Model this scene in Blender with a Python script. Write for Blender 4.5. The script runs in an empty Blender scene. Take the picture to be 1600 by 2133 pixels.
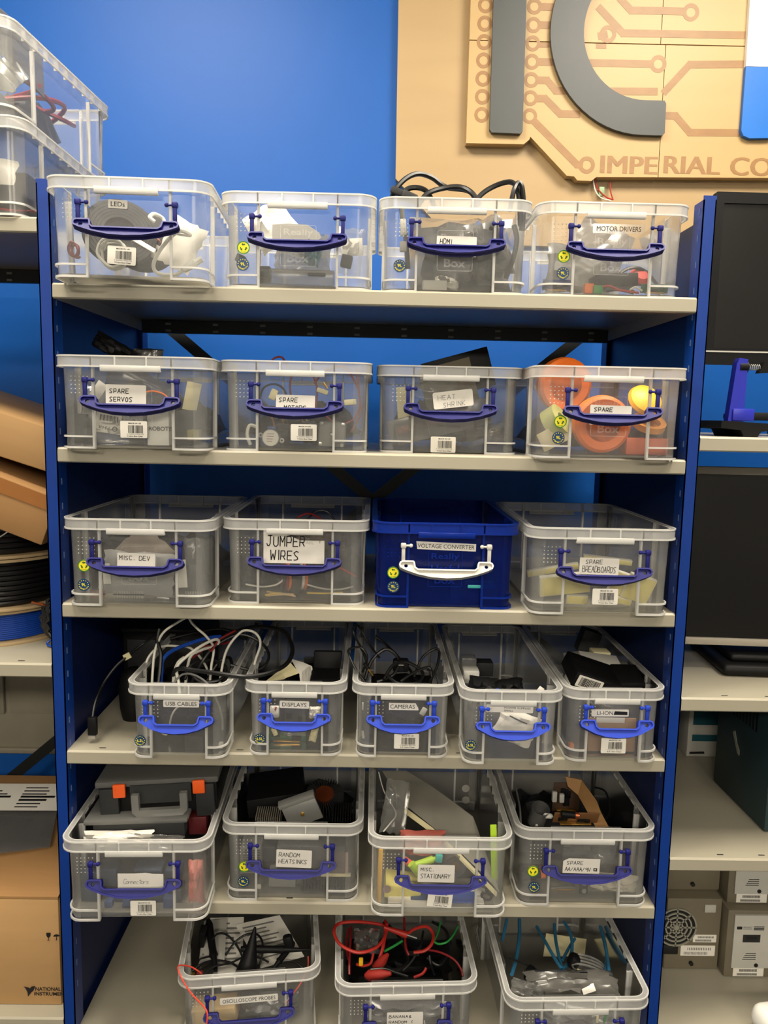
import bpy, bmesh, math, random
from mathutils import Vector, Matrix, geometry
random.seed(11)
sc = bpy.context.scene
COL = sc.collection
PI = math.pi

# ------------------------------------------------------------------ camera
CAM_P = Vector((0.0006, -1.2253, 1.5))
CAM_R = (Matrix.Rotation(-0.0148, 3, 'Z') @ Matrix.Rotation(PI / 2 - 0.1243, 3, 'X') @ Matrix.Rotation(0.0210, 3, 'Z'))
FPX = 1601.72
cd = bpy.data.cameras.new('camera')
cd.sensor_fit = 'HORIZONTAL'; cd.sensor_width = 36.0; cd.lens = 36.0 * FPX / 1600.0
cd.clip_start = 0.02
cam = bpy.data.objects.new('camera', cd)
cam.location = CAM_P; cam.rotation_euler = CAM_R.to_euler()
COL.objects.link(cam); sc.camera = cam
# ------------------------------------------------------------------ world, ceiling lamps, exposure
wd = bpy.data.worlds.new('world'); sc.world = wd; wd.use_nodes = True
wd.node_tree.nodes['Background'].inputs[0].default_value = (0.9, 0.93, 1.0, 1)
wd.node_tree.nodes['Background'].inputs[1].default_value = 0.02

def area(name, loc, sx, sy, power, col=(1.0, 0.90, 0.74)):
    l = bpy.data.lights.new(name, 'AREA'); l.shape = 'RECTANGLE'; l.size = sx; l.size_y = sy
    l.energy = power; l.color = col
    o = bpy.data.objects.new(name, l); o.location = loc; COL.objects.link(o)
    return o
area('ceiling_lamp', (-0.60, -0.40, 2.83), 0.6, 0.6, 29)
area('ceiling_lamp', (0.85, -0.40, 2.83), 0.6, 0.6, 30)
area('ceiling_lamp', (-0.9, -1.60, 2.83), 1.2, 0.6, 8)
area('ceiling_lamp', (0.9, -1.60, 2.83), 1.2, 0.6, 8)
area('ceiling_lamp', (-1.0, -4.0, 2.83), 1.2, 0.6, 75)
area('ceiling_lamp', (1.0, -4.0, 2.83), 1.2, 0.6, 75)
sc.view_settings.view_transform = 'Standard'
sc.view_settings.look = 'None'
sc.view_settings.gamma = 1.0
sc.view_settings.use_curve_mapping = False
sc.view_settings.exposure = 0.5
sc.cycles.transparent_max_bounces = 28
sc.cycles.max_bounces = 5
sc.cycles.use_adaptive_sampling = True
sc.cycles.adaptive_threshold = 0.05
sc.cycles.adaptive_min_samples = 16
sc.cycles.use_light_tree = False
sc.cycles.diffuse_bounces = 2

# ------------------------------------------------------------------ materials
def lin(c):
    return tuple(((v / 255.0) / 12.92 if v / 255.0 <= 0.04045 else ((v / 255.0 + 0.055) / 1.055) ** 2.4) for v in c)
MATS = {}
def mat(name, rgb, rough=0.5, metal=0.0, var=0.08, scale=(30, 30, 30), bump=0.0, spec=0.5, emit=0.0):
    if name in MATS: return MATS[name]
    m = bpy.data.materials.new(name); m.use_nodes = True
    nt = m.node_tree; b = nt.nodes['Principled BSDF']
    c = lin(rgb)
    tc = nt.nodes.new('ShaderNodeTexCoord'); mp = nt.nodes.new('ShaderNodeMapping')
    mp.inputs['Scale'].default_value = scale
    nz = nt.nodes.new('ShaderNodeTexNoise'); nz.inputs['Scale'].default_value = 1.0; nz.inputs['Detail'].default_value = 4.0
    mx = nt.nodes.new('ShaderNodeMix'); mx.data_type = 'RGBA'
    mx.inputs[6].default_value = tuple(v * (1 - var) for v in c) + (1,)
    mx.inputs[7].default_value = tuple(min(1, v * (1 + var)) for v in c) + (1,)
    L = nt.links.new
    L(tc.outputs['Object'], mp.inputs['Vector']); L(mp.outputs[0], nz.inputs['Vector'])
    L(nz.outputs['Fac'], mx.inputs[0]); L(mx.outputs[2], b.inputs['Base Color'])
    b.inputs['Roughness'].default_value = rough; b.inputs['Metallic'].default_value = metal
    b.inputs['Specular IOR Level'].default_value = spec
    if bump:
        bp = nt.nodes.new('ShaderNodeBump'); bp.inputs['Strength'].default_value = bump; bp.inputs['Distance'].default_value = 0.002
        L(nz.outputs['Fac'], bp.inputs['Height']); L(bp.outputs[0], b.inputs['Normal'])
    MATS[name] = m
    return m
def clear(name, alpha, rgb=(240, 240, 236), tint=(0.98, 0.98, 0.97), rough=0.18, gloss=1.0, trans=0.5):
    if name in MATS: return MATS[name]
    m = bpy.data.materials.new(name); m.use_nodes = True
    nt = m.node_tree; nt.nodes.clear(); N = nt.nodes.new; L = nt.links.new
    out = N('ShaderNodeOutputMaterial'); tr = N('ShaderNodeBsdfTransparent'); di = N('ShaderNodeBsdfDiffuse'); tl = N('ShaderNodeBsdfTranslucent')
    gl = N('ShaderNodeBsdfGlossy'); m1 = N('ShaderNodeMixShader'); m2 = N('ShaderNodeMixShader'); m3 = N('ShaderNodeMixShader')
    fr = N('ShaderNodeFresnel'); fr.inputs[0].default_value = 1.35
    nz = N('ShaderNodeTexNoise'); nz.inputs['Scale'].default_value = 14.0
    tc = N('ShaderNodeTexCoord'); mr = N('ShaderNodeMapRange')
    mr.inputs['To Min'].default_value = alpha * 0.85; mr.inputs['To Max'].default_value = min(1, alpha * 1.15)
    L(tc.outputs['Object'], nz.inputs['Vector']); L(nz.outputs['Fac'], mr.inputs['Value'])
    c = lin(rgb) + (1,)
    tr.inputs[0].default_value = tint + (1,); di.inputs[0].default_value = c; tl.inputs[0].default_value = c
    gl.inputs['Roughness'].default_value = rough
    m1.inputs[0].default_value = trans; L(di.outputs[0], m1.inputs[1]); L(tl.outputs[0], m1.inputs[2])
    L(mr.outputs[0], m2.inputs[0]); L(tr.outputs[0], m2.inputs[1]); L(m1.outputs[0], m2.inputs[2])
    mu = N('ShaderNodeMath'); mu.operation = 'MULTIPLY'; mu.inputs[1].default_value = gloss
    L(fr.outputs[0], mu.inputs[0])
    L(mu.outputs[0], m3.inputs[0]); L(m2.outputs[0], m3.inputs[1]); L(gl.outputs[0], m3.inputs[2])
    L(m3.outputs[0], out.inputs['Surface'])
    MATS[name] = m
    return m
def wood(name, a, b, scale, rough=0.45):
    m = mat(name, a, rough)
    nt = m.node_tree
    mx = [n for n in nt.nodes if n.type == 'MIX'][0]; mp = [n for n in nt.nodes if n.type == 'MAPPING'][0]; nz = [n for n in nt.nodes if n.type == 'TEX_NOISE'][0]
    mx.inputs[6].default_value = lin(a) + (1,); mx.inputs[7].default_value = lin(b) + (1,)
    mp.inputs['Scale'].default_value = scale; nz.inputs['Detail'].default_value = 7; nz.inputs['Distortion'].default_value = 0.6
    return m
BODY = clear('clear_polypropylene', 0.20, rgb=(250, 250, 247))
RIM = clear('rim_polypropylene', 0.52, rgb=(252, 252, 250))
EDGE = clear('thick_clear_polypropylene', 0.9, rgb=(255, 254, 250))
FILM = clear('plastic_film', 0.16, rough=0.12, gloss=2.0)
FILMG = clear('grey_plastic_film', 0.55, rgb=(150, 150, 150), rough=0.2, gloss=2.0)
ANTI = clear('antistatic_film', 0.86, rgb=(105, 103, 98), rough=0.22, gloss=4.0, trans=0.1)
BBODY = clear('blue_polypropylene', 0.55, rgb=(14, 42, 140), tint=(0.10, 0.22, 0.72), trans=0.4)
BEDGE = clear('thick_blue_polypropylene', 0.8, rgb=(24, 62, 180), tint=(0.1, 0.2, 0.7), trans=0.4)
LID = clear('smoky_lid', 0.45, rgb=(190, 190, 186))
HBLUE = mat('handle_blue', (27, 29, 104), 0.5, spec=0.3)
HBLUE2 = mat('handle_bright_blue', (36, 64, 178), 0.5, spec=0.3)
HGREY = mat('handle_grey', (205, 202, 194), 0.4)
POST = mat('blue_powder_coat', (8, 52, 134), 0.32, var=0.05)
PANEL = mat('dark_blue_panel', (8, 30, 84), 0.4)
SHELF = mat('grey_white_shelf_paint', (166, 160, 142), 0.4, var=0.03, scale=(6, 6, 6))
DARKMETAL = mat('dark_steel', (36, 38, 38), 0.45, 0.2)
WALLB = mat('blue_wall_paint', (8, 86, 172), 0.5, spec=0.35, var=0.05, scale=(9, 9, 9), bump=0.03)
WHITE = mat('white_paper', (236, 232, 222), 0.6, var=0.03)
CREAM = mat('cream_paper', (232, 222, 176), 0.6)
INK = mat('black_ink', (14, 14, 16), 0.6)
PENCIL = mat('grey_pen', (84, 82, 86), 0.6)
BLACK = mat('black_plastic', (16, 16, 17), 0.5, spec=0.22)
BLACKC = mat('black_cable', (16, 16, 17), 0.38)
DGREY = mat('dark_grey_plastic', (42, 43, 44), 0.5, spec=0.3)
GREY = mat('grey_plastic', (128, 128, 124), 0.45)
LGREY = mat('light_grey_plastic', (190, 188, 180), 0.45)
WPLA = mat('white_plastic', (232, 230, 222), 0.4)
WCAB = mat('white_cable', (224, 222, 210), 0.4)
BCAB = mat('blue_cable', (20, 70, 170), 0.4)
RCAB = mat('red_cable', (172, 36, 26), 0.45)
DRED = mat('dark_red_cable', (130, 24, 28), 0.4)
GCAB = mat('green_cable', (40, 140, 62), 0.4)
TCAB = mat('teal_tube', (44, 104, 138), 0.35)
ORANGE = mat('orange_rubber', (240, 118, 30), 0.5)
ORLATCH = mat('orange_latch', (238, 92, 24), 0.45)
YELLOW = mat('yellow_plastic', (246, 190, 30), 0.4)
LIME = mat('lime_plastic', (176, 214, 52), 0.4)
GOLD = mat('brass', (205, 160, 80), 0.3, 0.9)
STEEL = mat('steel', (188, 188, 186), 0.28, 0.9)
ALU = mat('aluminium', (196, 196, 192), 0.35, 0.8)
CARD = mat('cardboard', (160, 120, 74), 0.75, var=0.1, scale=(4, 60, 60))
CARDL = mat('light_cardboard', (180, 142, 94), 0.75, var=0.08, scale=(4, 60, 60))
CARDD = mat('brown_parcel_tape', (150, 98, 50), 0.25)
PCBG = mat('green_circuit_board', (26, 92, 66), 0.4)
PCBB = mat('blue_circuit_board', (22, 58, 130), 0.4)
BBOARD = mat('breadboard_cream', (240, 226, 140), 0.5)
BBSIDE = mat('breadboard_white', (226, 222, 204), 0.5)
TEAL = mat('teal_plastic', (70, 186, 180), 0.4)
COPPER = mat('copper', (196, 104, 64), 0.3, 0.9)
NAVY = mat('navy_sticker', (18, 60, 108), 0.4)
SYEL = mat('yellow_sticker_print', (244, 232, 40), 0.5)
SGRN = mat('green_sticker_ring', (40, 128, 52), 0.5)
FOAM = mat('dark_foam', (30, 30, 32), 0.9)
PINK = mat('pink_plastic', (222, 120, 110), 0.4)
PSU = mat('beige_grey_metal', (116, 108, 90), 0.5)
SCREEN = mat('black_screen', (20, 19, 18), 0.28)
DTEAL = mat('dark_teal_metal', (32, 54, 58), 0.5)
VISEB = mat('vise_blue', (36, 44, 168), 0.4)

# ------------------------------------------------------------------ mesh helpers
class MB:
    """collects geometry; every mesh is built once and linked as one object"""
    def __init__(s): s.v = []; s.f = []; s.m = []; s.M = Matrix(); s.mi = 0; s.mats = []
    def use(s, m):
        if m not in s.mats: s.mats.append(m)
        s.mi = s.mats.index(m); return s
    def add(s, vs, fs):
        o = len(s.v)
        s.v += [tuple(s.M @ Vector(p)) for p in vs]
        s.f += [tuple(i + o for i in f) for f in fs]; s.m += [s.mi] * len(fs)
        return s
    def box(s, x0, x1, y0, y1, z0, z1):
        return s.add([(x0, y0, z0), (x1, y0, z0), (x1, y1, z0), (x0, y1, z0), (x0, y0, z1), (x1, y0, z1), (x1, y1, z1), (x0, y1, z1)],
                     [(0, 3, 2, 1), (4, 5, 6, 7), (0, 1, 5, 4), (1, 2, 6, 5), (2, 3, 7, 6), (3, 0, 4, 7)])
    def cbox(s, c, d): return s.box(c[0] - d[0] / 2, c[0] + d[0] / 2, c[1] - d[1] / 2, c[1] + d[1] / 2, c[2] - d[2] / 2, c[2] + d[2] / 2)
    def rbox(s, sx, sy, sz, r, c=(0, 0, 0), seg=2):
        bm = bmesh.new(); bmesh.ops.create_cube(bm, size=1.0)
        for v in bm.verts: v.co = Vector((v.co.x * sx, v.co.y * sy, v.co.z * sz)) + Vector(c)
        bmesh.ops.bevel(bm, geom=list(bm.edges), offset=min(r, 0.45 * min(sx, sy, sz)), segments=seg, profile=0.5, affect='EDGES')
        bm.verts.ensure_lookup_table(); bm.verts.index_update()
        s.add([v.co.copy() for v in bm.verts], [tuple(v.index for v in f.verts) for f in bm.faces]); bm.free()
        return s
    def loft(s, rings, closed=True, caps=True):
        n = len(rings[0]); vs = [p for r in rings for p in r]; fs = []
        for k in range(len(rings) - 1):
            for i in range(n if closed else n - 1):
                j = (i + 1) % n
                fs.append((k * n + i, k * n + j, (k + 1) * n + j, (k + 1) * n + i))
        if caps and closed:
            fs.append(tuple(range(n))[::-1]); fs.append(tuple((len(rings) - 1) * n + i for i in range(n)))
        return s.add(vs, fs)
    def tube(s, pts, r, n=8, closed=False, caps=True, rr=None):
        pts = [Vector(p) for p in pts]; N = len(pts)
        t = []
        for i in range(N):
            a = pts[(i - 1) % N] if closed or i > 0 else pts[0]; b = pts[(i + 1) % N] if closed or i < N - 1 else pts[-1]
            d = (b - a); t.append(d.normalized() if d.length > 1e-9 else Vector((0, 0, 1)))
        u = t[0].orthogonal().normalized(); rings = []
        for i in range(N):
            u = (u - t[i] * u.dot(t[i]))
            u = u.normalized() if u.length > 1e-6 else t[i].orthogonal().normalized()
            w = t[i].cross(u); R = rr[i] if rr else r
            rings.append([pts[i] + u * (R * math.cos(2 * PI * k / n)) + w * (R * math.sin(2 * PI * k / n)) for k in range(n)])
        if closed: rings.append(rings[0]); caps = False
        return s.loft(rings, True, caps)
    def cyl(s, a, b, r, n=16, r2=None):
        return s.tube([a, b], r, n, rr=[r, r if r2 is None else r2])
    def lathe(s, prof, n=24, c=(0, 0, 0), axis='Z'):
        rings = []
        for r, h in prof:
            ring = []
            for k in range(n):
                a = 2 * PI * k / n; x, y = r * math.cos(a), r * math.sin(a)
                p = (x, y, h) if axis == 'Z' else (x, h, y) if axis == 'Y' else (h, x, y)
                ring.append((p[0] + c[0], p[1] + c[1], p[2] + c[2]))
            rings.append(ring)
        return s.loft(rings, True, True)
    def prism(s, loops, y0, y1):
        """2D loops in (x, z), first outer then holes, extruded along y"""
        L3 = [[Vector((p[0], p[1], 0)) for p in l] for l in loops]
        tri = geometry.tessellate_polygon(L3); flat = [p for l in loops for p in l]; n = len(flat)
        vs = [(p[0], y0, p[1]) for p in flat] + [(p[0], y1, p[1]) for p in flat]
        fs = [tuple(t) for t in tri] + [tuple(i + n for i in t[::-1]) for t in tri]; o = 0
        for l in loops:
            k = len(l)
            for i in range(k):
                j = (i + 1) % k; fs.append((o + i, o + j, n + o + j, n + o + i))
            o += k
        return s.add(vs, fs)
    def ribbon(s, pts, w, y=0.0):
        for a, b in zip(pts[:-1], pts[1:]):
            d = Vector((b[0] - a[0], b[1] - a[1]))
            if d.length < 1e-9: continue
            y -= 0.00003; d.normalize(); nx, nz = -d.y * w / 2, d.x * w / 2; e = d * (w * 0.3)
            s.add([(a[0] - nx - e.x, y, a[1] - nz - e.y), (b[0] - nx + e.x, y, b[1] - nz + e.y), (b[0] + nx + e.x, y, b[1] + nz + e.y), (a[0] + nx - e.x, y, a[1] + nz - e.y)], [(0, 1, 2, 3)])
        return s
    def mesh(s, name, m=None, smooth=True):
        me = bpy.data.meshes.new(name); me.from_pydata(s.v, [], s.f)
        for q in (s.mats or [m]): me.materials.append(q)
        if s.mats: me.polygons.foreach_set('material_index', s.m)
        bm = bmesh.new(); bm.from_mesh(me); bmesh.ops.recalc_face_normals(bm, faces=bm.faces); bm.to_mesh(me); bm.free()
        if smooth:
            me.polygons.foreach_set('use_smooth', [True] * len(me.polygons))
            me.set_sharp_from_angle(angle=math.radians(38))
        me.update(); return me
def link(name, me, parent=None, loc=(0, 0, 0), rot=(0, 0, 0), label=None):
    o = bpy.data.objects.new(name, me); COL.objects.link(o); o.location = loc; o.rotation_euler = rot
    if parent: o.parent = parent
    if label: o['label'] = label
    return o
def part(name, mb, m, parent, loc=(0, 0, 0), rot=(0, 0, 0), label=None, smooth=True):
    return link(name, mb.mesh(name, m, smooth), parent, loc, rot, label)
CUR = [None]; CONT = []
def tag(o, label, cat, group=None):
    if CUR[0]: CONT.append((o, CUR[0]))
    o['label'] = label; o['category'] = cat
    if group: o['group'] = group
    return o
def thing(name, label, cat, loc=(0, 0, 0), rot=(0, 0, 0), group=None):
    o = bpy.data.objects.new(name, None); o.empty_display_size = 0.02; COL.objects.link(o)
    o.location = loc; o.rotation_euler = rot
    return tag(o, label, cat, group)
def solo(name, label, cat, mb, m, loc=(0, 0, 0), rot=(0, 0, 0), group=None):
    return tag(link(name, mb.mesh(name, m), None, loc, rot), label, cat, group)
def struct(name, mb, m):
    o = link(name, mb.mesh(name, m)); o['kind'] = 'structure'; return o
def at(px, py, Y):
    """the point at depth Y that a measured photo position belongs to"""
    d = CAM_R @ Vector(((px - 800) / FPX, -(py - 1066.5) / FPX, -1.0))
    return CAM_P + d * ((Y - CAM_P.y) / d.y)
def mm(px, Y): return px * (Y - CAM_P.y) / FPX
def spline(pts, sub=8, closed=False):
    P = [Vector(p) for p in pts]; n = len(P); out = []
    R = range(n if closed else n - 1)
    for i in R:
        p0 = P[(i - 1) % n] if closed or i > 0 else P[0]; p1 = P[i]; p2 = P[(i + 1) % n]; p3 = P[(i + 2) % n] if closed or i + 2 < n else P[-1]
        for k in range(sub):
            t = k / sub
            out.append(0.5 * ((2 * p1) + (p2 - p0) * t + (2 * p0 - 5 * p1 + 4 * p2 - p3) * t * t + (3 * p1 - p0 - 3 * p2 + p3) * t ** 3))
    if not closed: out.append(P[-1])
    return out
def rrect(w, h, r, n=4, c=(0, 0)):
    out = []
    for cx, cy, a0 in ((w / 2 - r, h / 2 - r, 0), (-w / 2 + r, h / 2 - r, 90), (-w / 2 + r, -h / 2 + r, 180), (w / 2 - r, -h / 2 + r, 270)):
        for k in range(n + 1):
            a = math.radians(a0 + 90 * k / n); out.append((c[0] + cx + r * math.cos(a), c[1] + cy + r * math.sin(a)))
    return out
def circ(r, n=20, c=(0, 0)): return [(c[0] + r * math.cos(2 * PI * k / n), c[1] + r * math.sin(2 * PI * k / n)) for k in range(n)]
TX = {}
def text_geo(s, size, bold=0.0, space=1.0):
    k = (s, bold, space)
    if k not in TX:
        cu = bpy.data.curves.new('t', 'FONT'); cu.body = s; cu.size = 1.0; cu.offset = bold; cu.space_character = space; cu.resolution_u = 3
        o = bpy.data.objects.new('t', cu); COL.objects.link(o)
        dg = bpy.context.evaluated_depsgraph_get(); me = bpy.data.meshes.new_from_object(o.evaluated_get(dg))
        vs = [(v.co.x, v.co.y) for v in me.vertices]; fs = [tuple(p.vertices) for p in me.polygons]
        bpy.data.objects.remove(o); bpy.data.curves.remove(cu); bpy.data.meshes.remove(me)
        TX[k] = (vs, fs)
    vs, fs = TX[k]
    return [(x * size, y * size) for x, y in vs], fs
def add_text(mb, s, cx, cz, y, w=None, h=None, size=0.01, bold=0.0, ang=0.0):
    vs, fs = text_geo(s, 1.0, bold)
    x0 = min(v[0] for v in vs); x1 = max(v[0] for v in vs); z0 = min(v[1] for v in vs); z1 = max(v[1] for v in vs)
    kx = w / (x1 - x0) if w else size; kz = h / (z1 - z0) if h else kx
    if h and not w: kx = kz
    ca, sa = math.cos(ang), math.sin(ang); out = []
    for x, z in vs:
        a = (x - (x0 + x1) / 2) * kx; b = (z - (z0 + z1) / 2) * kz
        out.append((cx + a * ca - b * sa, y, cz + a * sa + b * ca))
    mb.add(out, fs); return mb
# a pen alphabet of strokes on a 0.6 x 1 cell
PEN = {'A': ['00 3A 60', '14 54'], 'B': ['00 0A 4A 58 46 05', '46 63 50 00'], 'C': ['69 4A 1A 06 03 20 50 61'], 'D': ['00 0A 4A 67 63 40 00'], 'E': ['6A 0A 00 60', '05 55'],
       'F': ['6A 0A 00', '05 45'], 'H': ['0A 00', '6A 60', '05 65'], 'I': ['2A 20'], 'J': ['1A 6A', '4A 42 30 10 02'], 'K': ['0A 00', '6A 04 60'], 'L': ['0A 00 50'],
       'M': ['00 0A 34 6A 60'], 'N': ['00 0A 60 6A'], 'O': ['3A 18 02 20 50 63 67 4A 2A'], 'P': ['00 0A 5A 67 54 04'], 'R': ['00 0A 5A 67 54 04', '34 60'], 'S': ['69 3A 08 25 53 51 30 00'],
       'T': ['0A 6A', '3A 30'], 'U': ['0A 02 20 40 62 6A'], 'V': ['0A 30 6A'], 'W': ['0A 10 36 50 6A'], 'Y': ['0A 35 6A', '35 30'], 'X': ['0A 60', '6A 00'], '/': ['00 5A'], '.': ['20 31'],
       '9': ['66 35 07 3A 69 60'], '&': ['60 17 3A 57 03 20 62'], '(': ['5A 36 34 50'], ')': ['1A 36 34 10'], 'Q': ['3A 18 02 20 50 63 67 4A 2A', '42 60'], 'G': ['69 4A 1A 06 03 20 50 64 44'],
       'n': ['05 00', '03 25 44 50'], 'e': ['03 53 45 15 01 20 50'], 'o': ['25 04 01 30 52 44 25'], 'c': ['54 25 02 20 50'], 't': ['39 31 50', '16 56'], 'r': ['05 00', '03 35 54'], 's': ['55 15 13 42 50 00'],
       'a': ['55 15 02 20 53', '55 51 60'], 'm': ['05 00', '03 15 30', '33 55 60']}
def pen_text(mb, s, x, z, h, w, pen, slant=0.0, y=0.0, adv=None, jit=0.03):
    """handwriting: letters of height h and width w drawn as flat pen strokes"""
    rnd = random.Random(s); cx = x
    for ch in s:
        if ch != ' ':
            dz = rnd.uniform(-jit, jit) * h; k = rnd.uniform(0.92, 1.08)
            for st in PEN.get(ch, []):
                pts = []
                for t in st.split():
                    u = int(t[0], 16) / 6.0; q = int(t[1], 16) / 10.0
                    pts.append((cx + u * w * k + slant * q * h + rnd.uniform(-1, 1) * jit * w, z + dz + q * h * k))
                mb.ribbon(pts, pen, y)
        cx += (adv or w * 1.35) * (0.55 if ch in '.I' else 1.0)
    return mb
# ------------------------------------------------------------------ the room
RX, RY0, RY1, RZ = 2.9, -5.4, 0.62, 2.86
FLOORM = mat('grey_carpet', (60, 62, 66), 0.9, var=0.2, scale=(200, 200, 200))
WALLW = mat('white_wall_paint', (150, 150, 148), 0.6, var=0.02)
CEIL = mat('white_ceiling_tile', (222, 220, 214), 0.8, var=0.03)
struct('floor', MB().box(-RX, RX, RY0, RY1, -0.05, 0.0), FLOORM)
struct('ceiling', MB().box(-RX, RX, RY0, RY1, RZ, RZ + 0.05), CEIL)
struct('wall_back', MB().box(-RX, RX, RY1, RY1 + 0.08, 0, RZ), WALLB)
struct('wall_front', MB().box(-RX, RX, RY0 - 0.08, RY0, 0, RZ), WALLW)
struct('wall_left', MB().box(-RX - 0.08, -RX, RY0, RY1, 0, RZ), WALLW)
struct('wall_right', MB().box(RX, RX + 0.08, RY0, RY1, 0, RZ), WALLW)

# ------------------------------------------------------------------ shelving: three bays side by side
Z = [1.6935, 1.4402, 1.1880, 0.9371, 0.6700, 0.4200]
DEPTH = 0.50; TOP = 1.846; SH = 0.0236
def shelf(parent, x0, x1, z, slots=()):
    b = MB(); t = 0.0016; y0, y1 = 0.0, (DEPTH - 0.034 if z > 1.6 else DEPTH - 0.004)
    bm = [(y0 + 0.003, z), (y1, z), (y1, z - 0.005), (y1 - t, z - 0.005), (y1 - t, z - t), (y0 + 0.004, z - t), (y0 + t, z - 0.005), (y0 + t, z - SH + t), (y0 + 0.014, z - SH + t), (y0 + 0.014, z - SH), (y0 + 0.002, z - SH), (y0, z - SH + 0.002), (y0, z - 0.003)]
    b.loft([[(x0, p[0], p[1]) for p in bm], [(x1, p[0], p[1]) for p in bm]])
    for x in (x0, x1 - t): b.box(x, x + t, y0 + 0.014, y1 - t, z - SH, z - t)
    o = part('shelf', b, SHELF, parent)
    for x, y in slots:
        link('slot', SLOT, o, (x, y, z + 0.0003))
    return o
SLOT = MB().prism([rrect(0.0115, 0.0022, 0.0010, 2)], 0, 0.0002)
SLOT.v = [(p[0], p[2], p[1]) for p in SLOT.v]; SLOT = SLOT.mesh('slot', INK)
def post_mesh(front=True):
    b = MB(); w = 0.020; g = 0.035
    b.prism([[(-w / 2, 0), (w / 2, 0), (w / 2, TOP), (-w / 2, TOP)]], 0, 0.0018)
    b.box(-w / 2, -w / 2 + 0.0018, 0, g, 0, TOP - 0.006); b.box(w / 2 - 0.0018, w / 2, 0, g, 0, TOP - 0.006)
    return b.mesh('post', POST)
PM = post_mesh()
CLIP = MB().box(-0.0006, 0.0006, 0, 0.0025, 0, 0.010).mesh('post_slot', mat('bare_slot', (96, 116, 156), 0.5))
HOLE = MB().cyl((0, 0, 0), (0, -0.001, 0), 0.0035, 12).mesh('bolt', mat('pale_bolt', (120, 160, 200), 0.4))
def bay(label, x0, x1, zs, posts, slots, beams, braces):
    t = thing('shelving_unit', label, 'shelving', ((x0 + x1) / 2, 0, 0))
    inv = -(x0 + x1) / 2
    for x in posts:
        p = link('post', PM, t, (x + inv, 0, 0)); q = link('post', PM, t, (x + inv, DEPTH, 0), (0, 0, PI))
        s = -1 if x > (x0 + x1) / 2 else 1
        link('side_panel', PANELM, t, (x + inv, 0, 0))
        for k in range(34):
            link('post_slot', CLIP, p, (s * 0.0102, 0.012, 0.50 + 0.04 * k))
    for z, sl in zip(zs, slots):
        shelf(t, x0 + inv, x1 + inv, z, [(a + inv, b) for a, b in sl])
    for z in beams:
        b = MB().box(x0 + inv + 0.004, x1 + inv - 0.004, 0.445, 0.458, z, z + 0.026)
        bo = part('rear_beam', b, DARKMETAL, t)
        n = int((x1 - x0) / 0.10)
        hm = MB().rbox(0.012, 0.002, 0.005, 0.001).mesh('beam_hole', GREY)
        for k in range(n):
            for dz in (0.005, 0.019): link('beam_hole', hm, bo, (x0 + inv + 0.06 + k * 0.1, 0.4445, z + dz))
    for a, c in braces:
        a = Vector(a); c = Vector(c); d = c - a; ln = d.length; d.normalize(); nrm = Vector((-d.z, 0, d.x)) * 0.012
        b = MB(); pts = [a - nrm, c - nrm, c + nrm, a + nrm]
        b.prism([[(p.x + inv, p.z) for p in pts]], a.y, a.y + 0.002)
        part('brace', b, DARKMETAL, t)
    return t
pb = MB().box(-0.0008, 0.0008, 0.002, DEPTH - 0.002, 0.02, TOP - 0.03); PANELM = pb.mesh('side_panel', PANEL)
S4 = [(-0.445, 0.012), (-0.215, 0.012), (0.005, 0.02), (0.155, 0.012), (0.335, 0.012), (0.42, 0.012)]
S5 = [(-0.21, 0.012), (-0.13, 0.012), (-0.03, 0.012)]
bay('tall blue shelving unit with six pale shelves holding rows of clear boxes', -0.5, 0.5, Z, (-0.51, 0.51),
    [[], [], [], S4, S5, []], [1.665],
    [((-0.475, 0.492, 1.70), (0.475, 0.492, 0.92)), ((0.475, 0.496, 1.70), (-0.475, 0.496, 0.92))])
LZ = [1.7905, 1.0860, 0.448]; RZS = [1.478, 1.045, 0.760, 0.425]
bay('blue shelving bay with cable spools and cardboard boxes, cut off beside leds box', -1.53, -0.521, LZ, (-1.54,),
    [[], [(-0.575, 0.012), (-0.68, 0.012)], []], [1.7615], [((-0.55, 0.492, 0.885), (-1.5, 0.492, 0.07))])
bay('blue shelving bay with two black monitors and grey instruments on pale shelves', 0.521, 1.53, RZS, (1.54,),
    [[], [(0.598, 0.012), (0.672, 0.012)], [(0.612, 0.012), (0.684, 0.012)], []], [1.449], [((0.60, 0.492, 1.46), (0.95, 0.492, 1.20))])

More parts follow.
